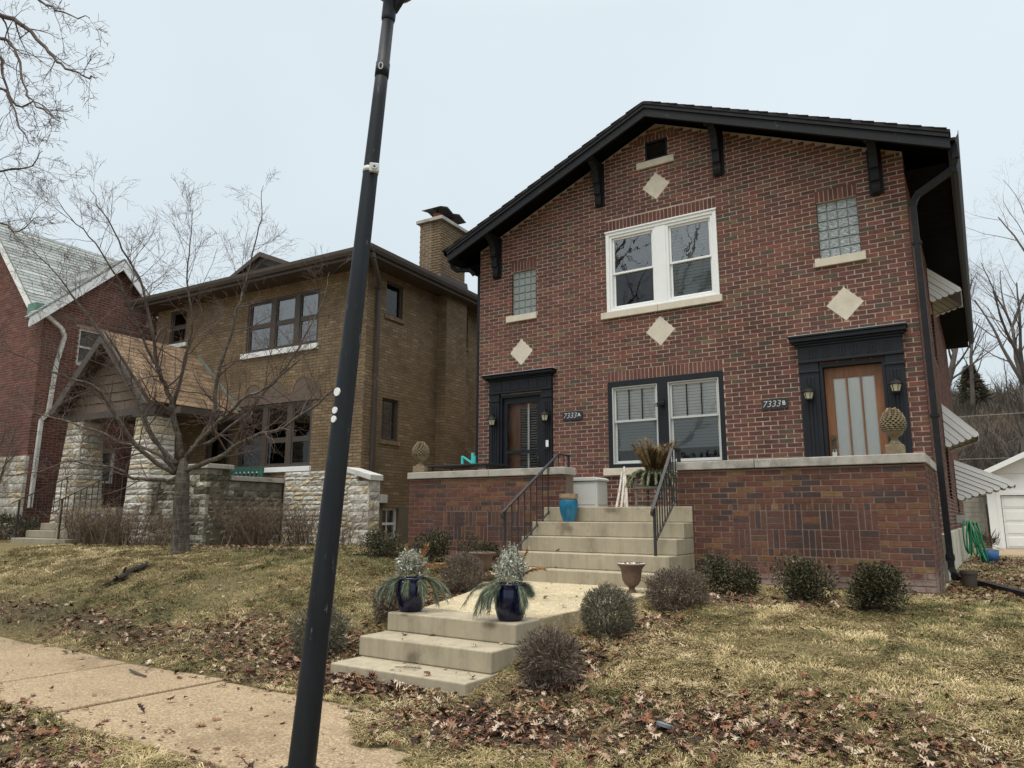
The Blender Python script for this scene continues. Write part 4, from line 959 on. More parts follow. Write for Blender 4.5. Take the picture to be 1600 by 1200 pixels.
# blades: generic leafy geometry ----------------------------------------------------
def blade_cloud(n, shape, L, Wd, r, out=.6, upb=.3, jit=.5, tones=(.0,1.0), shade=None):
    """n thin two-triangle blades at points of shape(r) -> (p, outward)"""
    mb = MB()
    for _ in range(n):
        p, nrm = shape(r); d = (Vector(nrm)*out+Vector((0,0,upb))+Vector((r.gauss(0,1),r.gauss(0,1),r.gauss(0,1)))*jit).normalized()
        s = d.orthogonal().normalized(); s.rotate(Matrix.Rotation(r.uniform(0, 2*PI), 3, d)); l = L*r.uniform(.6,1.4); w = Wd*r.uniform(.6,1.3)/2
        p = Vector(p); q = p+d*l*.5+Vector((0,0,.04*l)); e_ = p+d*l
        mb.add([tuple(p), tuple(q+s*w), tuple(e_), tuple(q-s*w)], [(0,1,2,3)], r.uniform(*tones))
    return mb
def ball(rx, ry, rz, lo=.55, lump=.16, seed=0, flat=.0):
    ph = [random.Random(seed+i).uniform(0, 6.28) for i in range(6)]
    def f(r):
        u = r.uniform(-.75+flat, 1); a = r.uniform(0, 2*PI); s = math.sqrt(max(0, 1-u*u)); d = Vector((s*math.cos(a), s*math.sin(a), u))
        k = 1+lump*(math.sin(3*a+ph[0]+2*u)+math.sin(5*a+ph[1]-4*u)+math.sin(7*u+ph[2]+2*a))/2
        t = lo+(1-lo)*r.random()**.6
        return (d.x*rx*k*t, d.y*ry*k*t, rz*(1+d.z*k*t)), (d.x, d.y, d.z)
    return f
def lobes(rx, rz, seed):
    q = random.Random(seed*7+1); L_ = []
    for k in range(6): a = q.uniform(0, 6.28); d = q.uniform(.25,.62); L_.append((d*rx*math.cos(a), d*rx*math.sin(a), rz*q.uniform(.55,1.35), rx*q.uniform(.40,.66)))
    def f(r):
        x, y, z, R_ = r.choice(L_); u = r.uniform(-1, 1); a = r.uniform(0, 2*PI); s_ = math.sqrt(1-u*u); t = r.random()**.45
        return (x+R_*s_*math.cos(a)*t, y+R_*s_*math.sin(a)*t, max(.03, z+R_*u*t)), (s_*math.cos(a), s_*math.sin(a), u)
    return f
def shrub(kind, loc, rx, rz, n, label, cat, mat, L, Wd, seed, group, up_=.25, jit=.55, lo=.5, name='shrub', lump=.16):
    r = random.Random(seed); t = thing(name, label, cat, loc, group=group)
    mb = MB()
    for k in range(26):
        a = r.uniform(0, 6.28); u = r.uniform(.2, 1); q = (math.cos(a)*rx*.75*u, math.sin(a)*rx*.75*u, rz*r.uniform(.5,1.7)); mb.tube([(q[0]*.08,q[1]*.08,-.02),(q[0]*.5,q[1]*.5,q[2]*.5),q], [.012,.007,.003], 4, r.random())
    mb.build('stems', M['twig'], t)
    blade_cloud(n, lobes(rx*1.28, rz*1.12, seed) if kind == 'b' else ball(rx, rx, rz, lo, lump, seed), L, Wd, r, .7, up_, jit).build('foliage', mat, t); return t
GJ = 'clipped grey-brown junipers along the walk'; GBX = 'dark boxwoods along the porch wall'
zg = lambda x, y: float(gz(x, y))
def at(x, y, dz=0): return (x, y, zg(x, y)+dz)
shrub('j', at(-3.22,6.72,-.04), .265, .25, 9000, 'round grey-green juniper right of the walk before the urn', 'shrub', M['juniper'], .042, .006, 31, GJ, lump=.10)
shrub('j', at(-2.98,7.95,-.05), .33, .22, 8000, 'low tan juniper at the foot of the upper steps on the right', 'shrub', M['juniper_brown'], .05, .007, 32, GJ, lump=.22)
shrub('j', at(-3.10,5.38,-.05), .225, .225, 7000, 'ragged brown juniper beside the lowest steps on the right', 'shrub', M['juniper_brown'], .06, .006, 33, GJ, lump=.28)
shrub('j', at(-5.80,7.80,-.05), .28, .27, 8000, 'round brown juniper behind the two cobalt pots', 'shrub', M['juniper_brown'], .042, .006, 34, GJ, lump=.06)
shrub('j', at(-5.72,6.45,-.05), .25, .25, 6000, 'brown juniper behind the left cobalt pot', 'shrub', M['juniper_brown'], .05, .007, 35, GJ, lump=.2)
shrub('j', at(-5.75,5.35,-.05), .27, .25, 6000, 'grey juniper low on the bank behind the lamp post', 'shrub', M['juniper'], .05, .007, 36, GJ, lump=.2)
shrub('b', at(-2.68,9.05,-.05), .29, .23, 5600, 'dark boxwood nearest the upper steps on the right', 'shrub', M['boxwood'], .032, .018, 41, GBX, .5, .6, name='boxwood', lump=.34)
shrub('b', at(-1.86,8.72,-.05), .31, .27, 6000, 'dark boxwood in the middle of the three by the right wall', 'shrub', M['boxwood'], .032, .018, 42, GBX, .5, .6, name='boxwood', lump=.34)
shrub('b', at(-1.10,8.48,-.05), .285, .255, 6000, 'dark boxwood with bronzed leaves at the right wall corner', 'shrub', M['boxwood'], .032, .018, 43, GBX, .5, .6, name='boxwood', lump=.34)
shrub('b', at(-7.75,9.5,-.05), .28, .25, 4500, 'dark boxwood before the middle of the left porch wall', 'shrub', M['boxwood'], .032, .018, 44, GBX, .5, .6, name='boxwood', lump=.3)
shrub('b', at(-8.75,9.45,-.05), .31, .24, 4500, 'olive boxwood at the left end of the left porch wall', 'shrub', M['boxwood'], .032, .018, 45, GBX, .5, .6, name='boxwood', lump=.3)
shrub('b', at(-6.75,9.55,-.05), .28, .27, 4500, 'dark boxwood behind the left brown urn', 'shrub', M['boxwood'], .032, .018, 46, GBX, .5, .6, name='boxwood', lump=.3)

# weathered chair carrying a planter
ch = thing('wooden_chair', 'weathered grey wooden chair holding a planter on the porch', 'chair', (-4.52, 11.3, PZ))
for x, y, h in ((-.24,-.22,.48),(.24,-.22,.48),(-.22,.22,.75),(.22,.22,.75)):
    mb = MB(); mb.lathe([(.022,0),(.026,.05),(.02,.12),(.03,.2),(.022,.3),(.028,h-.05),(.02,h)], 8, (x,y,0)); mb.build('leg', M['grey_wood'], ch)
mb = MB(); mb.box(-.27,.27,-.26,.24,.30,.335); mb.build('seat', M['grey_wood'], ch)
for x in (-.25,.25):
    mb = MB(); mb.box(x-.035,x+.035,-.28,.24,.481,.51); mb.build('arm', M['grey_wood'], ch, bevel=.006)
for k in range(5):
    mb = MB(); mb.box(-.19+.085*k,-.15+.085*k,.20,.225,.336,.70); mb.build('back_slat', M['grey_wood'], ch)
for z in (.10,.19):
    mb = MB(); mb.tube([(-.24,-.22,z),(.24,-.22,z)], .012, 6); mb.build('stretcher', M['grey_wood'], ch)
def frond(mb, base, d, L, r, n=60, nl=.11, nw=.006, droop=1.3, tone=(0,1), nd=.5):
    """drooping spray: curved rib carrying fine needles"""
    d = Vector(d).normalized(); p = Vector(base); pts = [p.copy()]
    for i in range(10):
        d = (d+Vector((0,0,-droop/10))).normalized(); p = p+d*L/10; pts.append(p.copy())
    mb.tube([tuple(q) for q in pts], [.005]*11, 4, .2)
    for k in range(n):
        t = r.uniform(.15,1)*10; i = min(9, int(t)); q = pts[i].lerp(pts[i+1], t-i); dd = (pts[i+1]-pts[i]).normalized()
        s = dd.orthogonal().normalized(); s.rotate(Matrix.Rotation(r.uniform(0,6.28), 3, dd)); e_ = q+(dd+s*nd+Vector((0,0,-.35))).normalized()*nl*r.uniform(.6,1.2)
        w = s.cross(dd).normalized()*nw; mb.add([tuple(q-w), tuple(q+w), tuple(e_)], [(0,1,2)], r.uniform(*tone))
pl = thing('planter', 'planter of drooping sage fronds and tan ferns on the wooden chair', 'potted plant', (-4.52, 11.3, PZ+.335))
mb = MB(); mb.lathe([(.0,0),(.14,0),(.18,.16),(.19,.2),(.17,.2),(.16,.17),(0,.17)], 16); mb.build('pot', M['black'], pl)
r = random.Random(5); mb = MB()
for k in range(20): a = 2*PI*k/20+r.uniform(-.2,.2); frond(mb, (.1*math.cos(a),.1*math.sin(a),.2), (math.cos(a)*.8,math.sin(a)*.8,1.1), r.uniform(.36,.52), r, 260, .09, .012, 2.9)
mb.build('drooping_fronds', M['sage'], pl); mb = MB()
for k in range(46): a = r.uniform(0,6.28); frond(mb, (.07*math.cos(a),.07*math.sin(a),.2), (math.cos(a)*.45,math.sin(a)*.45,1.1), r.uniform(.30,.66), r, 150, .09, .005, .5, nd=.9)
mb.build('tan_ferns', M['fern'], pl)
# teal pot on the second step
tp = thing('glazed_pot', 'tall turquoise ribbed pot with rusty rim on the upper steps', 'pot', (-5.41, 9.98, -.070)); tp.scale = (.86,.86,.96)
prof = [(0,0),(.105,0),(.112,.01)]
for k in range(11):
    t = k/10; rr = .112+.055*math.sin(PI*.5*min(1,t*1.15)); prof += [(rr,.02+.29*t),(rr+.005,.033+.29*t)]
prof += [(.158,.345),(.155,.352),(.15,.352)]
mb = MB(); mb.lathe(prof, 28, sx=1.0); mb.build('body', M['teal_glaze'], tp, smooth=True)
mb = MB(); mb.lathe([(.156,.353),(.168,.36),(.172,.40),(.165,.425),(.172,.44),(.158,.44),(.14,.36),(0,.36)], 28); mb.build('rim', M['rim_glaze'], tp, smooth=True)
# brown urns
def urn_parts(t):
    mb = MB(); mb.lathe([(0,0),(.11,0),(.11,.035),(.075,.05),(.05,.085),(.05,.10),(.062,.115)], 22); mb.build('foot', M['terracotta'], t)
    mb = MB(); mb.lathe([(.055,.1151),(.11,.15),(.15,.21),(.165,.30),(.175,.37),(.21,.415),(.235,.44),(.225,.455),(.20,.44),(.17,.41),(0,.40)], 24); mb.build('bowl', M['terracotta'], t, smooth=True)
    mb = MB(); mb.lathe([(.19,.432),(.226,.457),(.2,.4585),(.15,.43),(0,.42)], 24); mb.build('crust', M['snow'], t)
    mb = MB()
    for k in range(9): a = k*2.4; mb.tube([(.05*math.cos(a),.05*math.sin(a),.42),(.12*math.cos(a),.12*math.sin(a),.47),(.19*math.cos(a+.3),.19*math.sin(a+.3),.462)], .006, 4)
    mb.build('dead_stems', M['twig'], t)
u1 = thing('garden_urn', 'brown footed urn standing right of the walk before the steps', 'urn', at(-3.72,8.45,.0), group='brown urns at the foot of the steps'); urn_parts(u1); u1.scale = (.74,.74,.82)
u2 = dup(u1, at(-6.02,8.55,.02), 1.0, (.84,.84,.80), label='brown urn left of the upper steps beneath the handrail')
for ch_ in list(u2.children):
    if ch_.name.startswith('crust'): bpy.data.objects.remove(ch_)
# cobalt pots with winter greens
def cobalt_pot(loc, label, seed, plume):
    t = thing('cobalt_pot', label, 'potted plant', loc, group='cobalt pots on the lower steps'); r = random.Random(seed)
    mb = MB(); mb.lathe([(0,0),(.105,0),(.125,.03),(.15,.12),(.158,.20),(.15,.27),(.138,.31),(.148,.325),(.146,.34),(.125,.335),(.12,.30),(0,.30)], 32)
    for i, v in enumerate(mb.v):
        a = math.atan2(v[1], v[0]); k = 1+.014*math.cos(14*a); mb.v[i] = (v[0]*k, v[1]*k, v[2])
    mb.build('pot', M['cobalt'], t, smooth=True)
    mb = MB(); mb.lathe([(0,.301),(.121,.303),(0,.312)], 16); mb.build('soil', M['soil'], t)
    mb = MB(); n = 7
    for a, wide, ln_ in (((-2.55,.22,.40),(-2.0,.2,.30),(.55,.25,.46),(-.25,.2,.36),(-1.1,.16,.22)) if not plume else ((-2.6,.2,.52),(-2.2,.15,.36),(-1.75,.15,.38),(-.45,.2,.40),(.9,.2,.25))):
        for q in range(5): frond(mb, (.09*math.cos(a),.09*math.sin(a),.32), (math.cos(a+wide*(q-2.5)*.6),math.sin(a+wide*(q-2.5)*.6),.6), ln_*.88*r.uniform(.5,1.0), r, 110, .10, .003, r.uniform(1.9,3.6), nd=.5)
    mb.build('pine_sprays', M['frond'], t)
    mb = blade_cloud(2600, ball(.15,.15,.15,.2,.3,seed), .032, .013, r, .3, .3, 1.0); mb.v = [(x,y,z+.30+(.10*max(0, 1-(x*x+y*y)/.01) if plume else 0)) for x,y,z in mb.v]; mb.build('silver_leaves', M['silver_leaf'], t)
    mb = MB()
    for k in range(5 if plume else 6):
        a = r.uniform(-.9,.9); frond(mb, (.03,.03,.34), (math.cos(a)*.7,math.sin(a)*.7,1.0 if k > 1 else 2.2), .34, r, 45, .055, .006, 1.2 if k > 1 else .3)
    mb.build('rust_sprays', M['rust_frond'], t); return t
cobalt_pot((-5.07,5.93,-.955), 'left cobalt pot of silver leaves and pine sprays on the lower steps', 51, False)
cobalt_pot((-3.86,5.95,-.955), 'right cobalt pot with a rusty plume on the lower steps', 52, True)

# ------------------------------------------------------------------ brown brick house next door (frame FB)
bO = wB(-15.8, 13, -.65)
brn = thing('brown_brick_house', 'brown brick house with wide dark eaves and arched window panels', 'house', bO, TH, frame=FB)
BX0, BX1, BY0, BY1, BZT = -19.9, -11.6, 13.0, 21.5, 6.1
BU = (-15.87,-13.20,4.32,5.78); BL = (-15.88,-13.25,1.22,2.87); BS = (-19.25,-18.5,4.96,6.0); BD = (-17.2,-16.2,.2,2.5)
SW = [(13.70,14.36,5.03,5.92),(13.68,14.31,1.86,2.90),(16.97,17.43,4.92,5.87),(16.95,17.35,1.80,2.85),(13.78,14.42,-.55,.20)]
mb = MB(); wall_core(mb, BX0, BX1, -1.0, BZT, [BU,BL,BS,BD], BY0, .3); mb.build('front_wall', M['tan_mortar'], brn)
mb = MB(); wall_core(mb, BY0+.3, BY1, -1.0, BZT, SW, BX1, .3, 'x', 1); mb.build('side_wall', M['tan_mortar'], brn)
mb = MB(); mb.box(BX0, BX0+.3, BY0+.3, BY1, -1, BZT); mb.box(BX0+.3, BX1-.3, BY1-.3, BY1, -1, BZT); mb.build('rear_wall', M['tan_mortar'], brn)
ARCH = [(-13.615,.355),(-14.59,.32),(-15.45,.31)]
AZ = 3.13
def arch_clip(bs):
    out = []
    for b in bs:
        iv = [(b[0], b[1])]; zm = (b[2]+b[3])/2
        for x, rad in ARCH:
            if AZ-.02 < zm < AZ+rad: w = math.sqrt(rad*rad-(zm-AZ)**2)+.09; iv = sub(iv, x-w, x+w)
        out += [(p, q, b[2], b[3], b[4]) for p, q in iv if q-p > .02]
    return out
BH = [BU,BL,BS,BD,(-15.95,-13.0,2.88,3.12),(-16.0,-13.17,4.17,4.32),(-19.3,-18.4,4.84,4.96),(-15.9,-13.2,1.09,1.22)]
fb = arch_clip(courses(BX0, BX1, .95, 6.06, BH, r=random.Random(61)))
rest = lay(fb, brn, M['tan_brick'], BY0, proud=.005, limit=150, visible=lambda b: b[0] > -13.3)
CHX = (15.9, 16.9)
sbk = courses(BY0-.006, BY1, .22, 6.06, SW+[(s[0]-.06,s[1]+.06,s[2]-.12,s[2]) for s in SW[:4]]+[(15.9,16.93,-1,7)], r=random.Random(62))
rs = lay(sbk, brn, M['tan_brick'], BX1, 'x', 1, proud=.005, limit=150, visible=lambda b: b[0] < 15.8 and b[2] > 1.2)
for q in (rs,):
    o_ = len(rest.v); rest.v += q.v; rest.f += [tuple(i+o_ for i in f) for f in q.f]; rest.t += q.t; rest.mi += q.mi
# rowlock sills of the side windows
for s in SW[:4]:
    for a, b, c, d, t in soldiers(s[0]-.06, s[1]+.06, s[2]-.115, s[2]-.005, .07): rest.box(BX1-.05, BX1+.045, a, b, c, d, t)
# arches of headers round the panels
for x, rad in ARCH:
    n = 17
    for k in range(n):
        a0, a1 = PI*k/n+.02, PI*(k+1)/n-.02; p = [(x+math.cos(a)*q, AZ+math.sin(a)*q) for q, a in ((rad,a0),(rad+.08,a0),(rad+.08,a1),(rad,a1))]
        rest.prism(p[::-1], BY0-.016, BY0+.03, 'y', random.random())
    mb = MB(); mb.prism([(x-rad+.004,AZ-.005)]+[(x+(rad-.004)*math.cos(a), AZ+(rad-.004)*math.sin(a)) for a in np.linspace(PI, 0, 16)]+[(x+rad-.004,AZ-.005)], BY0-.004, BY0+.02); mb.build('arch_panel', M['brown_stucco'], brn)
mb = MB(); mb.box(-15.95, -13.0, BY0-.03, BY0+.05, 2.875, 3.122); mb.build('lintel', M['brown_stucco'], brn)
# chimney breast and stack
mb = MB(); mb.box(BX1+.02, BX1+.32, 15.9, 16.9, -1, 6.3); mb.box(BX1-.05, BX1+.27, 15.62, 16.82, 6.3, 8.25); chn = mb.build('chimney', M['tan_mortar'], brn)
cb = courses(15.9, 16.9, .22, 6.25, r=random.Random(63)); q = lay(cb, brn, M['tan_brick'], BX1+.32, 'x', 1, proud=.005, limit=0); o_ = len(rest.v); rest.v += q.v; rest.f += [tuple(i+o_ for i in f) for f in q.f]; rest.t += q.t; rest.mi += q.mi
cb = courses(BX1, BX1+.32, .22, 6.25, r=random.Random(64), per=.32); q = lay(cb, brn, M['tan_brick'], 15.9, proud=.005, limit=0); o_ = len(rest.v); rest.v += q.v; rest.f += [tuple(i+o_ for i in f) for f in q.f]; rest.t += q.t; rest.mi += q.mi
tag(rest.build('brickwork', M['tan_brick'], brn), kind='stuff')
stk = MB(); pal = M['old_mortar']
for b in courses(15.62, 16.82, 6.36, 8.2, r=random.Random(65), gap=.03): stk.box(BX1+.25, BX1+.28, b[0], b[1], b[2], b[3], b[4])
for b in courses(BX1-.05-.42, BX1+.27, 6.36, 8.2, r=random.Random(66), per=.24, gap=.03): stk.box(b[0], b[1], 15.61, 15.64, b[2], b[3], b[4])
tag(stk.build('stack_brickwork', M['tan_brick'], chn), kind='stuff')
mb = MB(); mb.box(BX1-.47, BX1+.262, 15.626, 16.812, 6.3, 8.2); mb.build('stack', M['mortar'], chn)
mb = MB(); mb.box(BX1-.55, BX1+.36, 15.52, 16.92, 8.21, 8.31); mb.build('cap', M['coping'], chn, bevel=.01)
for y in (15.9, 16.5):
    mb = MB(); mb.lathe([(.13,0),(.12,.24),(.10,.24),(.10,.05),(0,.05)], 14, (BX1-.08,y,8.31)); mb.build('flue_pot', pmat('clay_pot', (.35,.12,.06), .8), chn)
    mb = MB(); mb.prism([(y-.36,8.60),(y-.05,8.70),(y+.02,8.70),(y+.36,8.58),(y+.02,8.655),(y-.05,8.66)], BX1-.40, BX1+.28, 'x'); mb.build('flue_cap', M['iron'], chn)
    mb = MB(); mb.tube([(BX1-.08,y,8.5),(BX1-.08,y,8.66)], .03, 6); mb.build('cap_stem', M['iron'], chn)
mb = MB(); mb.prism([(15.45,6.30),(17.0,6.30),(16.88,6.68),(15.56,6.60)], BX1-.52, BX1+.33, 'x'); mb.build('flashing', M['brown_trim'], chn)
# eaves: boxed soffit, gutter, low hip roof
EX0, EX1, EY0, EY1 = -20.5, -10.98, 12.35, 22.1
mb = MB(); mb.box(EX0+.12, EX1-.12, EY0+.12, EY1-.12, 6.085, 6.12); sfb = mb.build('soffit', M['brown_trim'], brn)
mb = MB(); mb.box(EX0+.06, EX1-.06, EY0+.06, EY0+.12, 6.08, 6.30); mb.box(EX1-.12, EX1-.06, EY0+.12, EY1-.06, 6.08, 6.30); mb.box(EX0+.06, EX0+.12, EY0+.12, EY1-.06, 6.08, 6.30); mb.build('fascia', M['brown_trim'], brn)
gp = lambda o: [(o,6.16),(o-.07,6.16),(o-.11,6.24),(o-.12,6.32),(o-.105,6.32),(o-.06,6.18),(o-.012,6.18),(o-.012,6.32),(o,6.32)]
mb = MB(); mb.prism(gp(EY0+.06), EX0-.06, EX1+.06, 'x'); mb.prism([(2*(EX1-.06)-x, z) for x, z in gp(EX1-.06)], EY0-.06, EY1, 'y'); mb.build('gutter', M['brown_trim'], brn)
mb = MB(); zr = 7.35; mb.add([(EX0,EY0,6.31),(EX1,EY0,6.31),(EX1,EY1,6.31),(EX0,EY1,6.31),(-17.2,16.6,zr),(-14.2,16.6,zr)], [(0,1,5,4),(1,2,5),(2,3,4,5),(3,0,4),(0,3,2,1)]); mb.build('roof', M['shingle_dark'], brn)
# small pediment over the eave
mb = MB(); mb.prism([(-16.35,6.33),(-15.0,6.93),(-13.6,6.33),(-13.85,6.33),(-15.0,6.80),(-16.1,6.33)], 12.5, 12.62); pd = mb.build('pediment', M['brown_trim'], brn)
mb = MB(); mb.prism([(-16.3,6.33),(-15.0,6.88),(-13.65,6.33)], 12.66, 15.5); mb.build('pediment_roof', M['brown_trim'], pd)
mb = MB(); mb.prism([(-15.55,6.35),(-15.0,6.62),(-14.4,6.35)], 12.63, 12.655); mb.build('pediment_louvre', M['black'], pd)
# windows of the brown house
def trim_window(root, x0, x1, z0, z1, y, splits, fm, gm, rail=.5, curtain=True):
    mb = MB(); mb.box(x0, x0+.07, y-.005, y+.1, z0, z1); mb.box(x1-.07, x1, y-.005, y+.1, z0, z1); mb.box(x0+.07, x1-.07, y-.005, y+.1, z1-.07, z1); mb.box(x0+.07, x1-.07, y-.005, y+.1, z0, z0+.06)
    for s in splits: mb.box(s-.09, s+.09, y-.005, y+.1, z0+.06, z1-.07)
    w = mb.build('window', fm, root)
    ed = [x0+.07]+[v for s in splits for v in (s-.09, s+.09)]+[x1-.07]
    for a, b in zip(ed[::2], ed[1::2]):
        zm = z0+(z1-z0)*rail; mb = MB(); mb.box(a, b, y+.02, y+.06, zm-.025, zm+.025)
        for p, q in ((z0+.06, zm-.025), (zm+.025, z1-.07)): mb.box(a, a+.04, y+.02, y+.055, p, q); mb.box(b-.04, b, y+.02, y+.055, p, q); mb.box(a+.04, b-.04, y+.02, y+.055, q-.04, q); mb.box(a+.04, b-.04, y+.02, y+.055, p, p+.04)
        mb.build('sash', fm, w)
        mb = MB(); mb.add([(a,y+.045,z0+.06),(b,y+.045,z0+.06),(b,y+.045,z1-.07),(a,y+.045,z1-.07)], [(0,1,2,3)]); mb.build('pane', gm, w)
        if curtain:
            mb = MB(); mb.box(a+.01, b-.01, y+.16, y+.165, z0+.06, z1-.07-(z1-z0)*.0); mb.build('shade', M['awning_under'], w)
    room_box(root, x0, x1, z0, z1, y+.32, .8)
trim_window(brn, *BU, BY0+.02, [-14.89,-14.0], M['brown_trim'], M['glass'])
trim_window(brn, *BL, BY0+.02, [-14.95,-14.05], M['brown_trim'], M['dark_glass'], .42, False)
trim_window(brn, *BS, BY0+.02, [], M['brown_trim'], M['dark_glass'], .5, False)
for s in ((-16.0,-13.17,4.17,4.315),(-19.3,-18.4,4.84,4.955),(-15.9,-13.2,1.09,1.215)):
    mb = MB(); mb.box(s[0], s[1], BY0-.07, BY0+.05, s[2], s[3]); mb.build('sill', M['white'], brn, bevel=.008)
mb = MB(); mb.box(BD[0], BD[1], BY0+.05, BY0+.1, BD[2], BD[3]); dd = mb.build('front_door', M['brown_trim'], brn)
mb = MB(); mb.box(BD[0]+.2, BD[1]-.2, BY0+.04, BY0+.05, 1.3, 2.3); mb.build('pane', M['dark_glass'], dd)
def side_window(root, y0, y1, z0, z1, x, fm, gm, leaded=False, muntin=False):
    mb = MB(); mb.box(x-.13, x-.05, y0, y0+.05, z0, z1); mb.box(x-.13, x-.05, y1-.05, y1, z0, z1); mb.box(x-.13, x-.05, y0+.05, y1-.05, z1-.05, z1); mb.box(x-.13, x-.05, y0+.05, y1-.05, z0, z0+.05)
    zm = (z0+z1)/2
    if muntin: mb.box(x-.12, x-.06, y0+.05, y1-.05, zm-.03, zm+.03); mb.box(x-.11, x-.08, (y0+y1)/2-.012, (y0+y1)/2+.012, z0+.05, zm-.03); mb.box(x-.11, x-.08, (y0+y1)/2-.012, (y0+y1)/2+.012, zm+.03, z1-.05)
    w = mb.build('window', fm, root)
    mb = MB(); mb.add([(x-.10,y0+.05,z0+.05),(x-.10,y1-.05,z0+.05),(x-.10,y1-.05,z1-.05),(x-.10,y0+.05,z1-.05)], [(0,1,2,3)]); mb.build('pane', gm, w)
    mb = MB(); mb.add([(x-.32,y0-.2,z0-.2),(x-.32,y1+.2,z0-.2),(x-.32,y1+.2,z1+.2),(x-.32,y0-.2,z1+.2)], [(0,1,2,3)]); mb.build('interior', M['room'], w)
    if leaded:
        mb = MB(); mb.box(x-.2, x-.19, y0+.05, y1-.05, z0+.05, z1-.05); mb.build('leaded_glass', M['block'], w)
        mb = MB()
        for t in (.25,.5,.75): mb.box(x-.112, x-.102, y0+.05+(y1-y0-.1)*t-.006, y0+.05+(y1-y0-.1)*t+.006, z0+.05, z1-.05)
        for t in (.2,.4,.6,.8): mb.box(x-.114, x-.104, y0+.05, y1-.05, z0+.05+(z1-z0-.1)*t-.006, z0+.05+(z1-z0-.1)*t+.006)
        mb.build('lead_bars', M['iron'], w)
side_window(brn, *SW[0], BX1, M['brown_trim'], M['dark_glass'], True)
side_window(brn, *SW[1], BX1, M['brown_trim'], M['glass'], True)
side_window(brn, *SW[2], BX1, M['brown_trim'], M['dark_glass']); side_window(brn, *SW[3], BX1, M['brown_trim'], M['dark_glass'])
side_window(brn, *SW[4], BX1, M['white'], M['glass'], False, True)
# foundation band and downspout on the side
mb = MB(); wall_core(mb, BY0+.02, BY1, -1.1, .215, [SW[4]], BX1+.05, .05, 'x', 1); mb.build('foundation', M['foundation'], brn)
mb = MB(); pts = [(-11.02,12.46,6.18),(-11.03,12.5,6.05),(-11.25,12.9,5.85),(-11.42,13.2,5.68),(-11.53,13.32,5.55),(-11.53,13.32,3),(-11.53,13.32,1.0)]
for a, b in zip(pts[:-1], pts[1:]): mb.beam(a, b, .10, .085, upv=(1,0,.01))
mb.build('downspout', M['brown_trim'], brn)
mb = MB(); mb.box(BX1+.0, BX1+.14, 13.62, 13.85, .32, .52); mb.build('meter_box', M['plastic_grey'], brn, bevel=.01)
# rock-faced stone base of the front wall, with wing and sloped capstone
r = random.Random(70)
ashlar(brn, M['stone'], -14.0, -11.62, -.75, 1.08, on_front(BY0-.058), r, name='stone')
mb = MB(); mb.box(-14.05, -11.6, BY0-.045, BY0-.002, -1.0, 1.085); mb.build('stone_bedding', M['grey_mortar'], brn)
wing = thing('stone_wing_wall', 'short stone wing wall with white capstone at the brown house corner', 'low wall', wB(-11.2, 12.9, -.7), TH, frame=FB)
mb = MB(); mb.box(-11.58, -10.98, 12.62, 12.98, -1.0, .80); mb.build('core', M['grey_mortar'], wing)
ashlar(wing, M['stone'], -11.6, -10.97, -.65, .80, on_front(12.615), r, (.15,.24))
ashlar(wing, M['stone'], 12.62, 12.98, -.65, .80, on_right(-10.975), r, (.15,.24))
mb = MB(); mb.prism([(-11.62,.99),(-10.90,.80),(-10.90,.93),(-11.62,1.12)], 12.55, 13.0); mb.build('capstone', M['offwhite'], wing, bevel=.012)
# porch: parapets, columns, gabled roof
prc = thing('stone_porch', 'stone porch with tan shingled gable roof and battered columns', 'porch', wB(-17, 11, -.7), TH, frame=FB)
mb = MB(); mb.box(-20.0, -14.2, 10.9, 13.0, -1.0, .2); mb.build('floor', M['old_concrete'], prc)
mb = MB(); mb.box(-16.3, -14.1, 10.75, 11.02, -1, .80); mb.box(-14.36, -14.1, 11.02, 12.95, -1, .80); mb.build('parapet', M['foundation'], prc)
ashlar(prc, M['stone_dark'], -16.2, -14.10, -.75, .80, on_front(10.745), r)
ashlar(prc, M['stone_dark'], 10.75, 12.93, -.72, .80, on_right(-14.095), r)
for a, b, c, d in ((-16.2,-14.75,10.70,11.07),(-14.42,-14.02,11.35,12.96)):
    mb = MB(); mb.box(a, b, c, d, .81, .92); mb.build('coping', M['coping'], prc, bevel=.01)
mb = MB(); mb.box(-14.70, -14.08, 10.74, 11.31, -.8, 1.05); mb.build('pier', M['foundation'], prc)
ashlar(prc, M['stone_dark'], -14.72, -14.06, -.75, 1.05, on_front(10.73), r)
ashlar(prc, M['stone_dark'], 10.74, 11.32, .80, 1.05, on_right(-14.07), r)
mb = MB(); mb.box(-14.78, -14.0, 10.66, 11.39, 1.055, 1.16); mb.build('pier_cap', M['coping'], prc, bevel=.012)
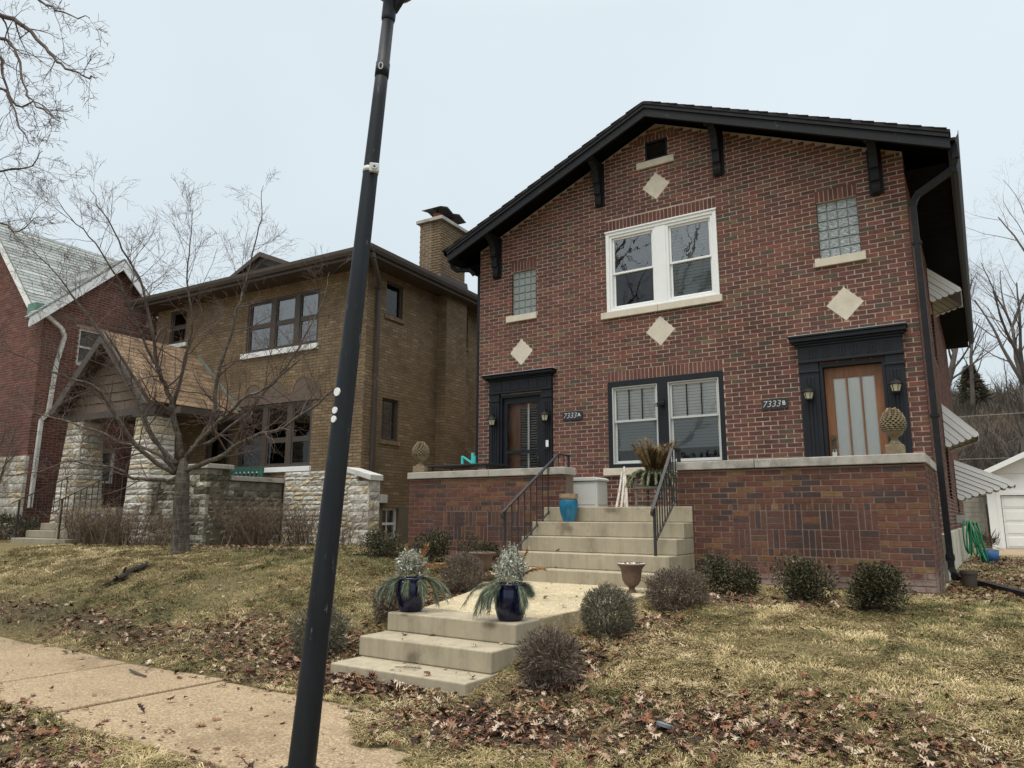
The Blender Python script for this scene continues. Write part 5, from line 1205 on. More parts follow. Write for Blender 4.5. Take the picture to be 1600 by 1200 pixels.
for cx, wb, wt, zt in ((-16.45,.46,.36,2.38),(-19.45,.52,.34,2.5)):
    z = -.7; 
    mb = MB(); mb.add([(cx+sx_*(wb-.03), 10.95+sy_*(wb*.8-.03), -.9) for sx_, sy_ in ((-1,-1),(1,-1),(1,1),(-1,1))]+[(cx+sx_*(wt-.03), 10.95+sy_*(wt*.8-.03), zt) for sx_, sy_ in ((-1,-1),(1,-1),(1,1),(-1,1))],
        [(0,3,2,1),(4,5,6,7),(0,1,5,4),(1,2,6,5),(2,3,7,6),(3,0,4,7)]); mb.build('column', M['grey_mortar'], prc)
    while z < zt-.02:
        h = min(r.uniform(.11,.22), zt-z); f = (z+h/2+.7)/(zt+.7); w_ = wb+(wt-wb)*f; dpt = w_*.8
        for side in (0, 1):
            hw = w_ if side == 0 else dpt; k = r.choice((1,2,2)); cuts = [-hw]+sorted([r.uniform(-.3,.3)*hw for _ in range(k-1)])+[hw]
            for a, b in zip(cuts[:-1], cuts[1:]):
                o = stone_mesh(b-a-.014, h-.014, .05, r, r.random()).build('stone', M['stone'])
                if side == 0: o.location = (cx+(a+b)/2, 10.95-dpt, z+h/2)
                else: o.location = (cx+w_, 10.95+(a+b)/2, z+h/2); o.rotation_euler = (0, 0, PI/2)
                attach(o, prc)
        z += h
    mb = MB(); mb.box(cx-wt-.06, cx+wt+.06, 10.95-wt*.8-.06, 10.95+wt*.8+.06, zt, zt+.1); mb.build('column_cap', M['brown_trim'], prc)
PXc, PZr, PZe = -18.05, 4.64, 2.78; hwP = 2.05
slp = (PZr-PZe)/hwP
mb = MB(); mb.prism([(PXc-hwP-.08,PZe-.07),(PXc,PZr),(PXc+hwP+.08,PZe-.07),(PXc+hwP+.0,PZe-.15),(PXc,PZr-.14),(PXc-hwP,PZe-.15)], 10.4, 13.0); pr_ = mb.build('roof', M['brown_trim'], prc)
for s_ in (-1, 1):
    mb = MB(); n = 15
    for k in range(n):
        a = (hwP+.1)*k/n; b = (hwP+.1)*(k+1)/n+.03; za, zb_ = PZr-slp*a, PZr-slp*b; yy = 10.38
        while yy < 12.98:
            y2 = min(12.98, yy+random.uniform(.2,.34)); x_a, x_b = PXc+s_*a, PXc+s_*b
            pol = [(x_a,za+.012),(x_b,zb_+.012),(x_b,zb_+.034),(x_a,za+.018)]
            mb.prism(pol if s_ > 0 else pol[::-1], yy+.003, y2-.003, 'y', random.random()); yy = y2
    tag(mb.build('shingles', M['shingle_tan'], pr_), kind='stuff')
mb = MB(); mb.beam((PXc+.25,12.96,PZr-.16),(PXc+hwP+.1,12.96,PZe-.02), .09, .05); mb.build('flashing', M['lead'], pr_)
mb = MB(); mb.box(-16.2, -15.4, 10.86, 12.98, 2.42, 2.58); mb.build('beam', M['brown_trim'], prc)
mb = MB(); mb.prism([(PXc-hwP-.06,PZe-.16),(PXc,PZr-.02),(PXc+hwP+.06,PZe-.16),(PXc+hwP-.22,PZe-.17),(PXc,PZr-.30),(PXc-hwP+.22,PZe-.17)], 10.30, 10.37); mb.build('bargeboard', M['brown_trim'], prc)
for k in range(7):
    z0_, z1_ = 2.62+k*.24, 2.62+(k+1)*.24-.008; w0 = (PZr-.25-z0_)/slp; w1 = (PZr-.25-z1_)/slp
    if w1 < .1: w1 = .1
    mb = MB(); mb.prism([(PXc-w0,z0_),(PXc+w0,z0_),(PXc+w1,z1_),(PXc-w1,z1_)], 10.72-.02*(0), 10.75); mb.v = [(x, y-(.025 if abs(z-z0_) < 1e-6 else 0), z) for x, y, z in mb.v]; mb.build('gable_board', M['brown_stucco'], prc)
mb = MB(); mb.box(-20.05, -16.0, 10.62, 11.25, 2.44, 2.60); mb.build('beam', M['brown_trim'], prc)
# steps and iron railings
bst = thing('concrete_steps', 'grey concrete steps between the stone columns of the brown house', 'steps', wB(-18.2, 9.3, -.7), TH, frame=FB)
for i in range(5):
    mb = MB(); y = 9.35+.30*i; mb.box(-19.25+.04*i, -16.95, y, 10.85, -.9 if i == 0 else -.53+.172*(i-1)+.002, -.53+.172*i); mb.build('step', M['old_concrete'], bst, bevel=.012)
def iron_rail(x, label):
    t = thing('handrail', label, 'handrail', wB(x, 9.5, -.6), TH, frame=FB, group='thin iron handrails of the brown house')
    mb = MB(); mb.beam((x,9.25,.28),(x,10.85,1.15), .035, .018); mb.build('top_rail', M['iron'], t)
    mb = MB(); mb.beam((x,9.45,-.33),(x,10.8,.38), .025, .012); mb.build('bottom_rail', M['iron'], t)
    for y, z0_, z1_ in ((9.42,-.53,.36),(10.82,.16,1.14)):
        mb = MB(); mb.box(x-.018, x+.018, y-.018, y+.018, z0_, z1_); mb.build('post', M['iron'], t)
    for k in range(9):
        y = 9.55+.135*k; f = (y-9.25)/1.6; mb = MB(); mb.box(x-.008, x+.008, y-.008, y+.008, -.33+(y-9.45)/1.35*.71, .28+.87*f); mb.build('baluster', M['iron'], t)
iron_rail(-17.35, 'thin iron handrail right of the brown house steps'); iron_rail(-19.2, 'thin iron handrail left of the brown house steps')
# bench
bn = thing('garden_bench', 'dark green slatted bench behind the stone parapet', 'bench', wB(-14.75, 12.0, .2), TH+.35)
for x in (-.58,.58):
    mb = MB(); mb.beam((x,-.25,0),(x,-.25,.62), .06, .06); mb.build('leg', M['bench_green'], bn); mb = MB(); mb.beam((x,.2,0),(x,.28,.92), .06, .06); mb.build('leg', M['bench_green'], bn)
    mb = MB(); mb.box(x-.04,x+.04,-.3,.25,.62,.65); mb.build('arm', M['bench_green'], bn)
mb = MB(); mb.box(-.6,.6,-.28,.22,.40,.44); mb.build('seat', M['bench_green'], bn)
mb = MB(); mb.beam((-.62,.275,.94),(.62,.275,.94), .05, .12); mb.build('top_rail', M['bench_green'], bn)
mb = MB(); mb.beam((-.6,.235,.5),(.6,.235,.5), .04, .07); mb.build('lower_rail', M['bench_green'], bn)
for k in range(10):
    x = -.5+k*.111; mb = MB(); mb.beam((x,.24,.52),(x,.27,.90), .055, .02, upv=(0,1,0)); mb.build('back_slat', M['bench_green'], bn)
# yard sign
ys_ = thing('yard_sign', 'small octagonal blue and white security sign on a white stake', 'sign', at(-18.1,9.5), .62)
mb = MB(); mb.tube([(-.02,0,0),(.0,0,.38)], .012, 6); mb.build('stake', M['white'], ys_)
def octo(rad, z, y0, y1, mat, nm):
    mb = MB(); mb.prism([(rad*math.cos(PI/8+k*PI/4), z+rad*math.sin(PI/8+k*PI/4)) for k in range(8)], y0, y1); return mb.build(nm, mat, ys_)
octo(.185,.55,-.012,.0,M['white'],'panel_edge'); octo(.165,.55,-.016,-.0125,M['plastic_grey'],'panel')
mb = MB(); mb.prism([(-.15,.60),(.15,.60),(.07,.70),(-.07,.70)], -.019, -.0165); mb.build('blue_band', M['sign_blue'], ys_)
mb = MB(); mb.prism([(-.12,.455),(.12,.455),(.07,.405),(-.07,.405)], -.019, -.0165); mb.build('blue_band', M['sign_blue'], ys_)
lettering('ADT', .13, M['ink'], ys_, (0,-.0195,.525))

# ------------------------------------------------------------------ far-left red brick house (frame FB)
red = thing('old_brick_house', 'red brick house with grey slate roof and white bargeboards at far left', 'house', wB(-24, 13, -.7), TH, frame=FB)
RX, RY0, RY1 = -21.3, 10.5, 14.4
mb = MB(); RH = [(11.5,12.3,4.33,5.42),(12.3,12.95,.95,1.9)]
apex = (12.42, 7.62); tf = lambda u: apex[1]-(.98 if u < apex[0] else .98)*abs(u-apex[0])
wall_core(mb, RY0, RY1+1, -1, 7, RH, RX, .3, 'x', 1, topf=(tf, apex[0])); mb.build('gable_wall', M['old_mortar'], red)
mb = MB(); mb.prism([(-28,-1),(RX-.3,-1),(RX-.3,5.6),(RX-.1,5.6),(-24.6,8.9),(-28,5.5)], RY0, RY0+.3); mb.build('front_wall', M['old_mortar'], red)
gb = courses(RY0-.005, RY1+1, -.2, 7.55, RH+[(11.4,12.4,5.42,5.55)], top=lambda z: (apex[0]-(apex[1]-z)/.98, apex[0]+(apex[1]-z)/.98), r=random.Random(81))
rest = lay(gb, red, M['red_brick2'], RX, 'x', 1, proud=.006, limit=200, visible=lambda b: b[0] < 13)
fbk = courses(-26, RX, 1.55, 8.3, top=lambda z: (-26, min(RX, RX+.05-(z-5.6)/1.02 if z > 5.6 else RX)), r=random.Random(82))
q = lay(fbk, red, M['red_brick2'], RY0, proud=.006, limit=100, visible=lambda b: b[0] > -24.2)
o_ = len(rest.v); rest.v += q.v; rest.f += [tuple(i+o_ for i in f) for f in q.f]; rest.t += q.t; rest.mi += q.mi
tag(rest.build('brickwork', M['red_brick2'], red), kind='stuff')
ashlar(red, M['stone'], -23.4, RX+.02, -.3, 1.6, on_front(RY0-.03), random.Random(83), (.12,.25), wl_=(.2,.5))
mb = MB(); mb.box(RX+.004, RX+.04, RY0+.1, RY1+1, -1.1, -.2); mb.build('foundation', M['foundation'], red)
# main roof behind the side gable: ridge runs left from the apex; front wing roof runs back
def slab(mb, p, t=.07, tone=.5):
    v = [Vector(q) for q in p]; n = (v[1]-v[0]).cross(v[2]-v[0]).normalized(); n = n if n.z > 0 else -n
    mb.add([tuple(q) for q in v]+[tuple(q-n*t) for q in v], [(0,1,2,3),(7,6,5,4),(0,4,5,1),(1,5,6,2),(2,6,7,3),(3,7,4,0)], tone)
mb = MB(); az = apex[1]+.16; yc = apex[0]
for s_ in (-1, 1):
    n = 24
    for k in range(n):
        a, b = 2.5*k/n, 2.5*(k+1)/n+.02; vl = lambda q: -28 if s_ > 0 else min(RX+.3, -24.6+(9.0-(az-.98*q))/1.02-.15)
        slab(mb, [(RX+.35,yc+s_*a,az-.98*a),(RX+.35,yc+s_*b,az-.98*b+.02),(vl(b),yc+s_*b,az-.98*b+.02),(vl(a),yc+s_*a,az-.98*a)], .05, random.random())
rr_ = mb.build('slate_roof', M['slate'], red)
mb = MB(); wx, wz = -24.6, 9.0; n = 26     # wing ridge
for s_ in (-1, 1):
    for k in range(n):
        a, b = 3.3*k/n, 3.3*(k+1)/n+.02; slab(mb, [(wx+s_*a,RY0-.25,wz-1.02*a),(wx+s_*b,RY0-.25,wz-1.02*b+.02),(wx+s_*b,14.5,wz-1.02*b+.02),(wx+s_*a,14.5,wz-1.02*a)], .05, random.random())
mb.build('slate_roof', M['slate'], red)
def board(p, q, w, th, y, nm='bargeboard'):
    pass
for s_ in (-1, 1):
    mb = MB(); e_ = 2.45; mb.prism([(yc,az-.02),(yc+s_*e_,az-.98*e_-.02),(yc+s_*e_,az-.98*e_-.34),(yc,az-.36)][::s_], RX+.30, RX+.345, 'x'); mb.build('bargeboard', M['white'], red)
    mb = MB(); mb.prism([(wx,wz-.05),(wx+s_*3.3,wz-.05-1.02*3.3),(wx+s_*3.3,wz-.36-1.02*3.3),(wx,wz-.36)][::s_], RY0-.24, RY0-.2, 'y'); mb.build('bargeboard', M['white'], red)
    mb = MB(); slab(mb, [(RX+.01,yc,az-.10),(RX+.30,yc,az-.10),(RX+.30,yc+s_*2.4,az-.10-.98*2.4),(RX+.01,yc+s_*2.4,az-.10-.98*2.4)], .02); mb.build('soffit', M['brown_stucco'], red)
mb = MB(); mb.box(RX-.35,RX+.1,RY0-.3,RY0+.1,5.55,5.85); mb.build('valley_flashing', M['copper'], red)
mb = MB(); pts = [(RX+.06,RY0-.15,5.75),(RX+.10,RY0+.0,5.55),(RX+.10,RY0+.45,5.25),(RX+.10,RY0+.55,5.05),(RX+.09,RY0+.42,4.2),(RX+.09,RY0+.36,2.8),(RX+.09,RY0+.20,2.6),(RX+.09,RY0+.18,.2)]
for a, b in zip(pts[:-1], pts[1:]): mb.beam(a, b, .09, .10, upv=(1,0,.01))
mb.build('downspout', M['offwhite'], red)
for y0_, y1_, z0_, z1_ in RH:
    mb = MB(); mb.box(RX-.1,RX-.03,y0_,y0_+.06,z0_,z1_); mb.box(RX-.1,RX-.03,y1_-.06,y1_,z0_,z1_); mb.box(RX-.1,RX-.03,y0_+.06,y1_-.06,z1_-.06,z1_); mb.box(RX-.1,RX-.03,y0_+.06,y1_-.06,z0_,z0_+.06); mb.box(RX-.1,RX-.03,y0_+.06,y1_-.06,(z0_+z1_)/2-.03,(z0_+z1_)/2+.03); w = mb.build('window', M['offwhite'], red)
    mb = MB(); mb.add([(RX-.07,y0_+.06,z0_+.06),(RX-.07,y1_-.06,z0_+.06),(RX-.07,y1_-.06,z1_-.06),(RX-.07,y0_+.06,z1_-.06)], [(0,1,2,3)]); mb.build('pane', M['glass'], w)
    mb = MB(); mb.box(RX-.16,RX-.15,y0_+.03,y1_-.03,z0_,z1_); mb.build('shade', M['blind'], w)
gutter_piece = MB(); gutter_piece.box(RX-.0, RX+.75, 14.75, 14.9, 5.35, 5.5); gutter_piece.build('gutter', M['white'], red)

# ------------------------------------------------------------------ back yard: garage, retaining wall, hose, pots
gar = thing('garage', 'white garage with panelled door at the end of the driveway', 'garage', (2.6, 35, -1.15), frame=I4)
mb = MB(); wall_core(mb, .05, 5.4, -1.2, 1.75, [(.50,3.3,-1.2,.92)], 35, .2); mb.prism([(-.05,1.76),(5.5,1.76),(2.75,3.1)], 35, 35.2); mb.build('front_wall', M['white'], gar)
mb = MB(); mb.box(.05,.25,35.2,40,-1.2,1.75); mb.box(5.2,5.4,35.2,40,-1.2,1.75); mb.build('side_wall', M['white'], gar)
for i in range(4):
    for j in range(3):
        mb = MB(); mb.box(.52+j*.92, .52+j*.92+.90, 35.06, 35.1, -1.14+i*.51, -1.14+i*.51+.50); dp = mb.build('door_panel', M['white'], gar, bevel=.01)
        mb = MB(); mb.box(.60+j*.92, .52+j*.92+.82, 35.045, 35.062, -1.07+i*.51, -1.14+i*.51+.42); mb.build('raised_field', M['white'], dp, bevel=.012)
mb = MB(); mb.box(1.28,1.44,35.03,35.06,-.75,-.35); mb.build('door_handle', M['black'], gar)
mb = MB(); mb.box(.36,.50,34.97,35.03,-1.2,1.05); mb.box(3.3,3.44,34.97,35.03,-1.2,1.05); mb.box(.5,3.3,34.97,35.03,.92,1.05); mb.build('door_trim', M['white'], gar)
for s_ in (-1, 1):
    mb = MB(); mb.prism([(2.75,3.2),(2.75+s_*3.1,1.69),(2.75+s_*3.1,1.61),(2.75,3.12)][::s_], 34.6, 40.2); mb.build('roof', M['shingle_dark'], gar)
    mb = MB(); mb.prism([(2.75,3.215),(2.75+s_*3.1,1.705),(2.75+s_*3.1,1.5),(2.75,3.0)][::s_], 34.55, 34.6); mb.build('bargeboard', M['white'], gar)
M['yard_block'] = concrete('yard_block', (.33,.31,.265), (.14,.125,.10))
rw = thing('retaining_wall', 'grey concrete block retaining wall left of the garage', 'retaining wall', (-2, 36, -1.1), frame=I4)
mb = MB(); mb.box(-8, -.02, 36.1, 36.4, -1.4, .86); mb.build('core', M['old_concrete'], rw)
r = random.Random(90)
for j in range(10):
    x = -8+(.2 if j % 2 else 0)
    while x < -.05:
        x2 = min(-.03, x+.4); mb = MB(); mb.box(x+.006, x2-.006, 36.08, 36.12, -1.14+j*.2+.006, -1.14+(j+1)*.2-.006); mb.build('block', M['yard_block'], rw); x = x2
hz_ = thing('garden_hose', 'coiled green garden hose hanging on the side wall', 'hose', (XR+.1, 19.0, -.9))
mb = MB(); rr = random.Random(4)
for k in range(9):
    pts = [(.07+.022*k+.05*math.sin(t+k)+.014*k*(1-math.cos(t)), .20*math.sin(t)+.012*k, .52+(.34+.012*k)*math.cos(t)-.018*k) for t in np.linspace(0, 2*PI, 18)]
    mb.tube(pts, .016, 6, cap=False)
mb.build('coil', M['hose'], hz_, smooth=True)
mb = MB(); mb.box(-.08,.1,-.06,.06,.80,.98); mb.build('hanger', M['plastic_grey'], hz_)
bp = thing('plant_tub', 'blue plastic tub with dead stems beyond the hose', 'pot', at(-.05,19.9))
mb = MB(); mb.lathe([(0,0),(.16,0),(.20,.28),(.19,.28),(.16,.23),(0,.23)], 18); mb.build('tub', M['blue_tub'], bp, smooth=True)
blade_cloud(200, ball(.2,.2,.12,.3,.2,3), .2, .015, random.Random(3), .5, .8, .6).build('dead_stems', M['brush'], bp)
for o in bp.children:
    if o.name.startswith('dead_stems'): o.location = (0,0,.3)
b2 = thing('flower_pot', 'empty brown plastic pot beside the downspout foot', 'pot', at(-.28,11.45)); b2.scale = (.78,.78,.85)
mb = MB(); mb.lathe([(0,0),(.10,0),(.125,.22),(.135,.22),(.135,.27),(.12,.27),(.1,.2),(0,.2)], 18); mb.build('pot', M['brown_trim'], b2)
mb = MB(); mb.lathe([(0,.201),(.1,.202),(0,.21)], 12); mb.build('soil', M['soil'], b2)

# ------------------------------------------------------------------ lamp post (leans a little)
base = Vector((-3.385,3.05,-1.5)); topp = Vector((-3.085,3.215,3.36))
lp = thing('lamp_post', 'tall black tapered street lamp post leaning over the pavement', 'lamp post', base, frame=I4)
def pp(z): return base+(topp-base)*((z+1.5)/4.86)
pr_l = lambda z: .078+(.039-.078)*((z+1.5)/4.86)
mb = MB(); zs = [-1.5,-1.46,-.9,-.3,.3,.9,1.5,2.1,2.7,3.36]; mb.tube([pp(z) for z in zs], [pr_l(z) for z in zs], 40); mb.build('post', M['pole'], lp, smooth=True)
mb = MB(); mb.tube([pp(-1.5),pp(-1.44),pp(-1.40)], [.15,.15,.10], 24); mb.build('base_collar', M['pole'], lp)
mb = MB(); mb.tube([pp(3.30),pp(3.315),pp(3.45)], [.044,.047,.047], 24); mb.tube([pp(3.445),pp(3.47),pp(3.55),pp(3.56)], [.047,.07,.16,.16], 24); mb.build('luminaire_skirt', M['pole'], lp)
mb = MB(); q = pp(3.3)+Vector((.05,.02,0)); mb.prism([(q.x-.01,3.36),(q.x+.13,3.50),(q.x-.02,3.50)], q.y-.02, q.y+.02); mb.build('skirt_fin', M['pole'], lp)
mb = MB(); mb.tube([pp(3.565),pp(3.9)], [.15,.19], 8); mb.build('lantern_glass', M['dark_glass'], lp)
mb = MB(); mb.tube([pp(3.905),pp(4.0),pp(4.15)], [.24,.16,.03], 16); mb.build('lantern_cap', M['pole'], lp)
axis_ = (topp-base).normalized(); vd = Vector((pp(2).x, pp(2).y, 0)).normalized(); side = Vector((vd.y,-vd.x,0))
def band(z, h, off, mat, nm):
    mb = MB(); mb.tube([pp(z-h/2),pp(z+h/2)], [pr_l(z)+off, pr_l(z)+off], 32); return mb.build(nm, mat, lp, smooth=True)
band(2.21,.035,.003,M['offwhite'],'white_strap')
z = 2.205; mb = MB(); c = pp(z)-vd*(pr_l(z)+.014)+side*.022; mb.beam(c-Vector((0,0,.030)), c+Vector((0,0,.030)), .062, .026, upv=tuple(vd)); cl = mb.build('strap_clasp', M['offwhite'], lp, bevel=.006)
mb = MB(); mb.tube([c-vd*.014,c-vd*.022], .017, 14); mb.build('clasp_ring', M['silver'], cl)
mb = MB(); mb.tube([c-vd*.021,c-vd*.0235], .007, 12); mb.build('clasp_screw', M['black'], cl)
band(2.93,.10,.004,M['pole'],'number_band')
z = 2.93; a_ = math.atan2(-vd.y, -vd.x)-.25; nn = Vector((math.cos(a_), math.sin(a_), 0)); lo_ = font_mesh('0', .075, .002); lo_.materials.clear(); lo_.materials.append(M['number'])
o = bpy.data.objects.new('lettering', lo_); COL.objects.link(o); o.location = pp(z)+nn*(pr_l(z)+.008); o.rotation_euler = (PI/2, 0, a_+PI/2); attach(o, lp)
for z, s_ in ((.745,.026),(.632,.021),(.578,.021)):
    a_ = math.atan2(-vd.y, -vd.x)-.86; nn = Vector((math.cos(a_), math.sin(a_), 0)); c = pp(z)+nn*(pr_l(z)-.003)
    mb = MB(); mb.tube([c, c+nn*.008], s_, 18); mb.build('round_sticker', M['white'], lp)

# ------------------------------------------------------------------ trees
def norm(v): return v/np.linalg.norm(v)
def branch(mb, p, d, L, r0, lev, P, g):
    """recursive limb: P per level: (children, angle range, length ratio, wobble, up)"""
    p = np.array(p, float); d = norm(np.array(d, float)); n = max(3, min(9, int(L/.16)+2)); pts = [p.copy()]
    nch, ang, lr, wob, upw = P[lev]
    for i in range(n):
        d = norm(d+g.normal(0, wob, 3)/math.sqrt(n)+np.array([0,0,upw])/n); p = p+d*L/n; pts.append(p.copy())
    rad = [max(.0019, r0*(1-.72*i/n)) for i in range(n+1)]
    mb.tube([tuple(q) for q in pts], rad, 7 if r0 > .03 else (5 if r0 > .012 else 3), g.random(), cap=r0 > .02)
    if lev+1 < len(P): spawn(mb, pts, rad, L, lev, P, g)
def spawn(mb, pts, rad, L, lev, P, g, lo=.25):
    nch, ang, lr, wob, upw = P[lev]; n = len(pts)-1
    for k in range(nch):
        t = (lo+(1-lo)*(k+g.random())/nch)*n; i = min(n-1, int(t)); q = pts[i]+(pts[i+1]-pts[i])*(t-i); dd = norm(pts[i+1]-pts[i])
        o = g.normal(0, 1, 3); o = norm(o-dd*o.dot(dd)); a = math.radians(g.uniform(*ang)); nd = dd*math.cos(a)+o*math.sin(a)
        branch(mb, q, nd, L*lr*g.uniform(.6,1.25)*(1.15-.5*t/n), max(.0020, rad[i]*.42), lev+1, P, g)
def limb(mb, pts, r0, r1, lev, P, g, L=None, main=None):
    """hand-shaped limb through given points, smoothed, then twigs along it"""
    A = [np.array(p, float) for p in pts]; B = []
    for i in range(len(A)-1):
        p0, p1, p2, p3 = A[max(i-1,0)], A[i], A[i+1], A[min(i+2,len(A)-1)]
        for s in np.arange(0, 1, .25): B.append(.5*(2*p1+(p2-p0)*s+(2*p0-5*p1+4*p2-p3)*s*s+(3*p1-p0-3*p2+p3)*s**3)+g.normal(0,.012,3))
    B.append(A[-1]); n = len(B)-1; rad = [r0+(r1-r0)*(i/n)**.8 for i in range(n+1)]
    (main or mb).tube([tuple(q) for q in B], rad, 8, g.random())
    spawn(mb, B, rad, L or sum(np.linalg.norm(B[i+1]-B[i]) for i in range(n)), lev, P, g, .15)
REDBUD_TRUNK = [(-12.49,8.13,-0.76),(-12.39,8.01,0.07),(-12.31,7.93,0.7),(-12.26,7.89,1.05)]
REDBUD = [([(-12.25,7.94,0.82),(-11.57,8.11,1.02),(-10.94,8.21,1.35),(-10.33,8.34,1.48),(-9.61,8.5,1.84),(-9.14,8.51,2.09),(-8.6,8.56,2.41)],0.055,0.01),
  ([(-12.23,7.9,1.05),(-11.69,8.01,1.56),(-11.07,8.17,2.04),(-10.51,8.34,2.32),(-9.94,8.48,2.75),(-9.43,8.61,3.08)],0.045,0.008),
  ([(-12.27,7.89,0.99),(-12.06,8.02,1.34),(-11.85,8.13,1.82),(-11.75,8.1,2.56),(-11.56,8.15,3.24),(-11.37,8.19,3.96),(-11.33,8.23,4.28),(-11.18,8.26,4.89),(-11.04,8.27,5.57),(-10.99,8.24,6.2)],0.055,0.006),
  ([(-12.11,7.94,1.22),(-11.96,8.22,1.36),(-11.45,8.63,1.97),(-10.91,9,2.83),(-10.68,9.22,3.48),(-10.49,9.41,4.14),(-10.46,9.51,4.75)],0.04,0.006),
  ([(-12.29,7.87,1.05),(-12.25,7.68,1.57),(-12.24,7.45,2.21),(-12.26,7.24,2.61),(-12.22,7.06,3.1),(-12.21,6.78,3.97),(-12.33,6.47,4.61),(-12.52,6.11,5.24),(-12.58,5.88,5.65)],0.06,0.006),
  ([(-12.34,7.64,1.91),(-12.06,7.61,2.83),(-11.87,7.57,3.52),(-11.87,7.41,4.21),(-11.76,7.32,4.89),(-11.63,7.25,5.52)],0.035,0.006),
  ([(-12.47,7.41,2.6),(-12.49,6.86,3.45),(-12.39,6.45,4.03),(-12.36,5.99,4.58),(-12.39,5.55,4.89),(-12.3,5.2,5.13)],0.03,0.005),
  ([(-12.4,7.87,0.67),(-12.49,7.67,0.64),(-12.83,7.31,0.65),(-12.89,7.09,0.81),(-13.12,6.78,0.87),(-13.36,6.46,0.92),(-13.71,6.12,0.76),(-14.01,5.81,0.65)],0.04,0.007),
  ([(-12.43,7.84,0.76),(-12.62,7.22,1.19),(-12.75,6.53,2.1),(-12.84,6.04,2.27),(-12.9,5.57,2.44),(-13.03,5.03,2.65)],0.05,0.008),
  ([(-12.37,7.86,0.82),(-12.93,7.7,1.18),(-13.64,7.47,1.38),(-14.46,7.15,1.7),(-15.31,6.83,1.91),(-16.14,6.54,2.09)],0.04,0.008),
  ([(-12.38,7.83,0.93),(-12.92,7.53,1.58),(-13.24,7.33,2.43),(-13.61,7.17,2.93),(-14.11,6.88,3.69),(-14.63,6.59,4.34),(-15.33,6.23,4.76)],0.04,0.006),
  ([(-12.45,7.81,0.82),(-12.71,7.32,1.78),(-13.03,6.73,3.02),(-13.35,6.25,3.79),(-13.75,5.72,4.54),(-14.1,5.31,4.9)],0.035,0.005)]
OVERHANG = [([(-13.25,1.59,6.14),(-11.34,2.41,6.72),(-10.13,3,6.28),(-9.49,3.19,5.98),(-8.99,3.29,5.67),(-8.57,3.37,5.28),(-8.2,3.39,4.95),(-7.77,3.44,4.69),(-7.41,3.42,4.52)],0.06,0.006),
  ([(-11.02,2.34,6.53),(-10.03,2.87,5.93),(-9.31,3.17,5.57),(-8.98,3.19,5.37),(-8.72,3.2,4.99),(-8.46,3.22,4.56),(-8.09,3.28,4.25),(-7.78,3.28,4.07)],0.035,0.005),
  ([(-13.02,1.85,5.65),(-11.06,2.74,5.99),(-10.04,3.16,5.76),(-9.52,3.26,5.49),(-9.24,3.24,5.04),(-8.92,3.27,4.54),(-8.56,3.29,4.13),(-8.26,3.25,3.91)],0.04,0.005),
  ([(-11.66,1.87,6.76),(-9.94,2.62,6.68),(-8.86,3.05,6.14),(-8.31,3.13,5.63),(-7.76,3.17,5.27),(-7.22,3.19,5)],0.04,0.005),
  ([(-13.26,2.23,3.17),(-11.31,3.03,3.81),(-10.15,3.4,4.14),(-9.6,3.46,4.07),(-9.05,3.51,4),(-8.6,3.48,4.06)],0.04,0.005),
  ([(-12.69,2.6,3.17),(-11.06,3.27,3.41),(-9.91,3.65,3.54),(-9.45,3.66,3.34),(-8.91,3.66,3.41)],0.03,0.005),
  ([(-12.9,2.14,4.66),(-10.88,3.01,5),(-9.7,3.38,5.15),(-9.23,3.39,4.79),(-8.69,3.41,4.66),(-8.22,3.43,4.29)],0.035,0.005)]
G1 = np.random.default_rng(17)
TWP = [(21,(30,75),.36,.30,.25),(8,(25,60),.5,.35,.2),(4,(25,55),.5,.4,.2),(0,(20,50),.5,.4,.2)]
rb = thing('redbud_tree', 'small bare spreading tree on the lawn before the brown house', 'tree', tuple(REDBUD_TRUNK[0]), frame=I4)
mb = MB(); T = REDBUD_TRUNK; mb.tube([T[0],(T[0][0],T[0][1],T[0][2]+.10),(T[0][0]+.03,T[0][1]-.03,T[0][2]+.35)]+list(T[1:]), [.24,.175,.150,.142,.122,.062], 14)
for i, v in enumerate(mb.v):
    k = 1+.10*math.sin(9*v[2]+5*math.atan2(v[1]-T[0][1], v[0]-T[0][0]))*.5+.06*math.sin(23*v[2]); mb.v[i] = (T[0][0]+.0+(v[0]-T[0][0])*1.0, v[1], v[2])
mb.build('trunk', M['trunk_bark'], rb, smooth=True)
mb = MB()
ml = MB()
for pts, r0, r1 in REDBUD: limb(mb, pts, r0*1.02, r1*.7, 0, TWP, G1, 3.2, ml)
ml.build('limbs', M['trunk_bark'], rb, smooth=True)
mb.build('crown', M['red_twig'], rb, smooth=True)
# street tree to the left, its branches hanging into view
sx0 = (-10.6, 2.1)
stt = thing('street_tree', 'bare street tree whose branches hang in at the upper left', 'tree', (sx0[0], sx0[1], -1.5), frame=I4)
mb = MB(); mb.tube([(sx0[0],sx0[1],-1.55),(sx0[0],sx0[1],-1.2),(sx0[0]-.05,sx0[1],1.5),(sx0[0]+.05,sx0[1]+.1,4),(sx0[0],sx0[1]+.1,7.5),(sx0[0]+.1,sx0[1],11)], [.34,.24,.2,.17,.11,.03], 12); mb.build('trunk', M['bark'], stt, smooth=True)
mb = MB(); TW2 = [(14,(25,60),.30,.35,.0),(6,(25,60),.5,.4,-.05),(3,(25,60),.55,.4,0),(0,(20,50),.5,.4,0)]
for pts, r0, r1 in OVERHANG:
    z0 = pts[0][2]; limb(mb, [(sx0[0],sx0[1]+.05,max(1.5,z0-1.0))]+list(pts), r0*.95, r1*.7, 0, TW2, G1, 1.9)
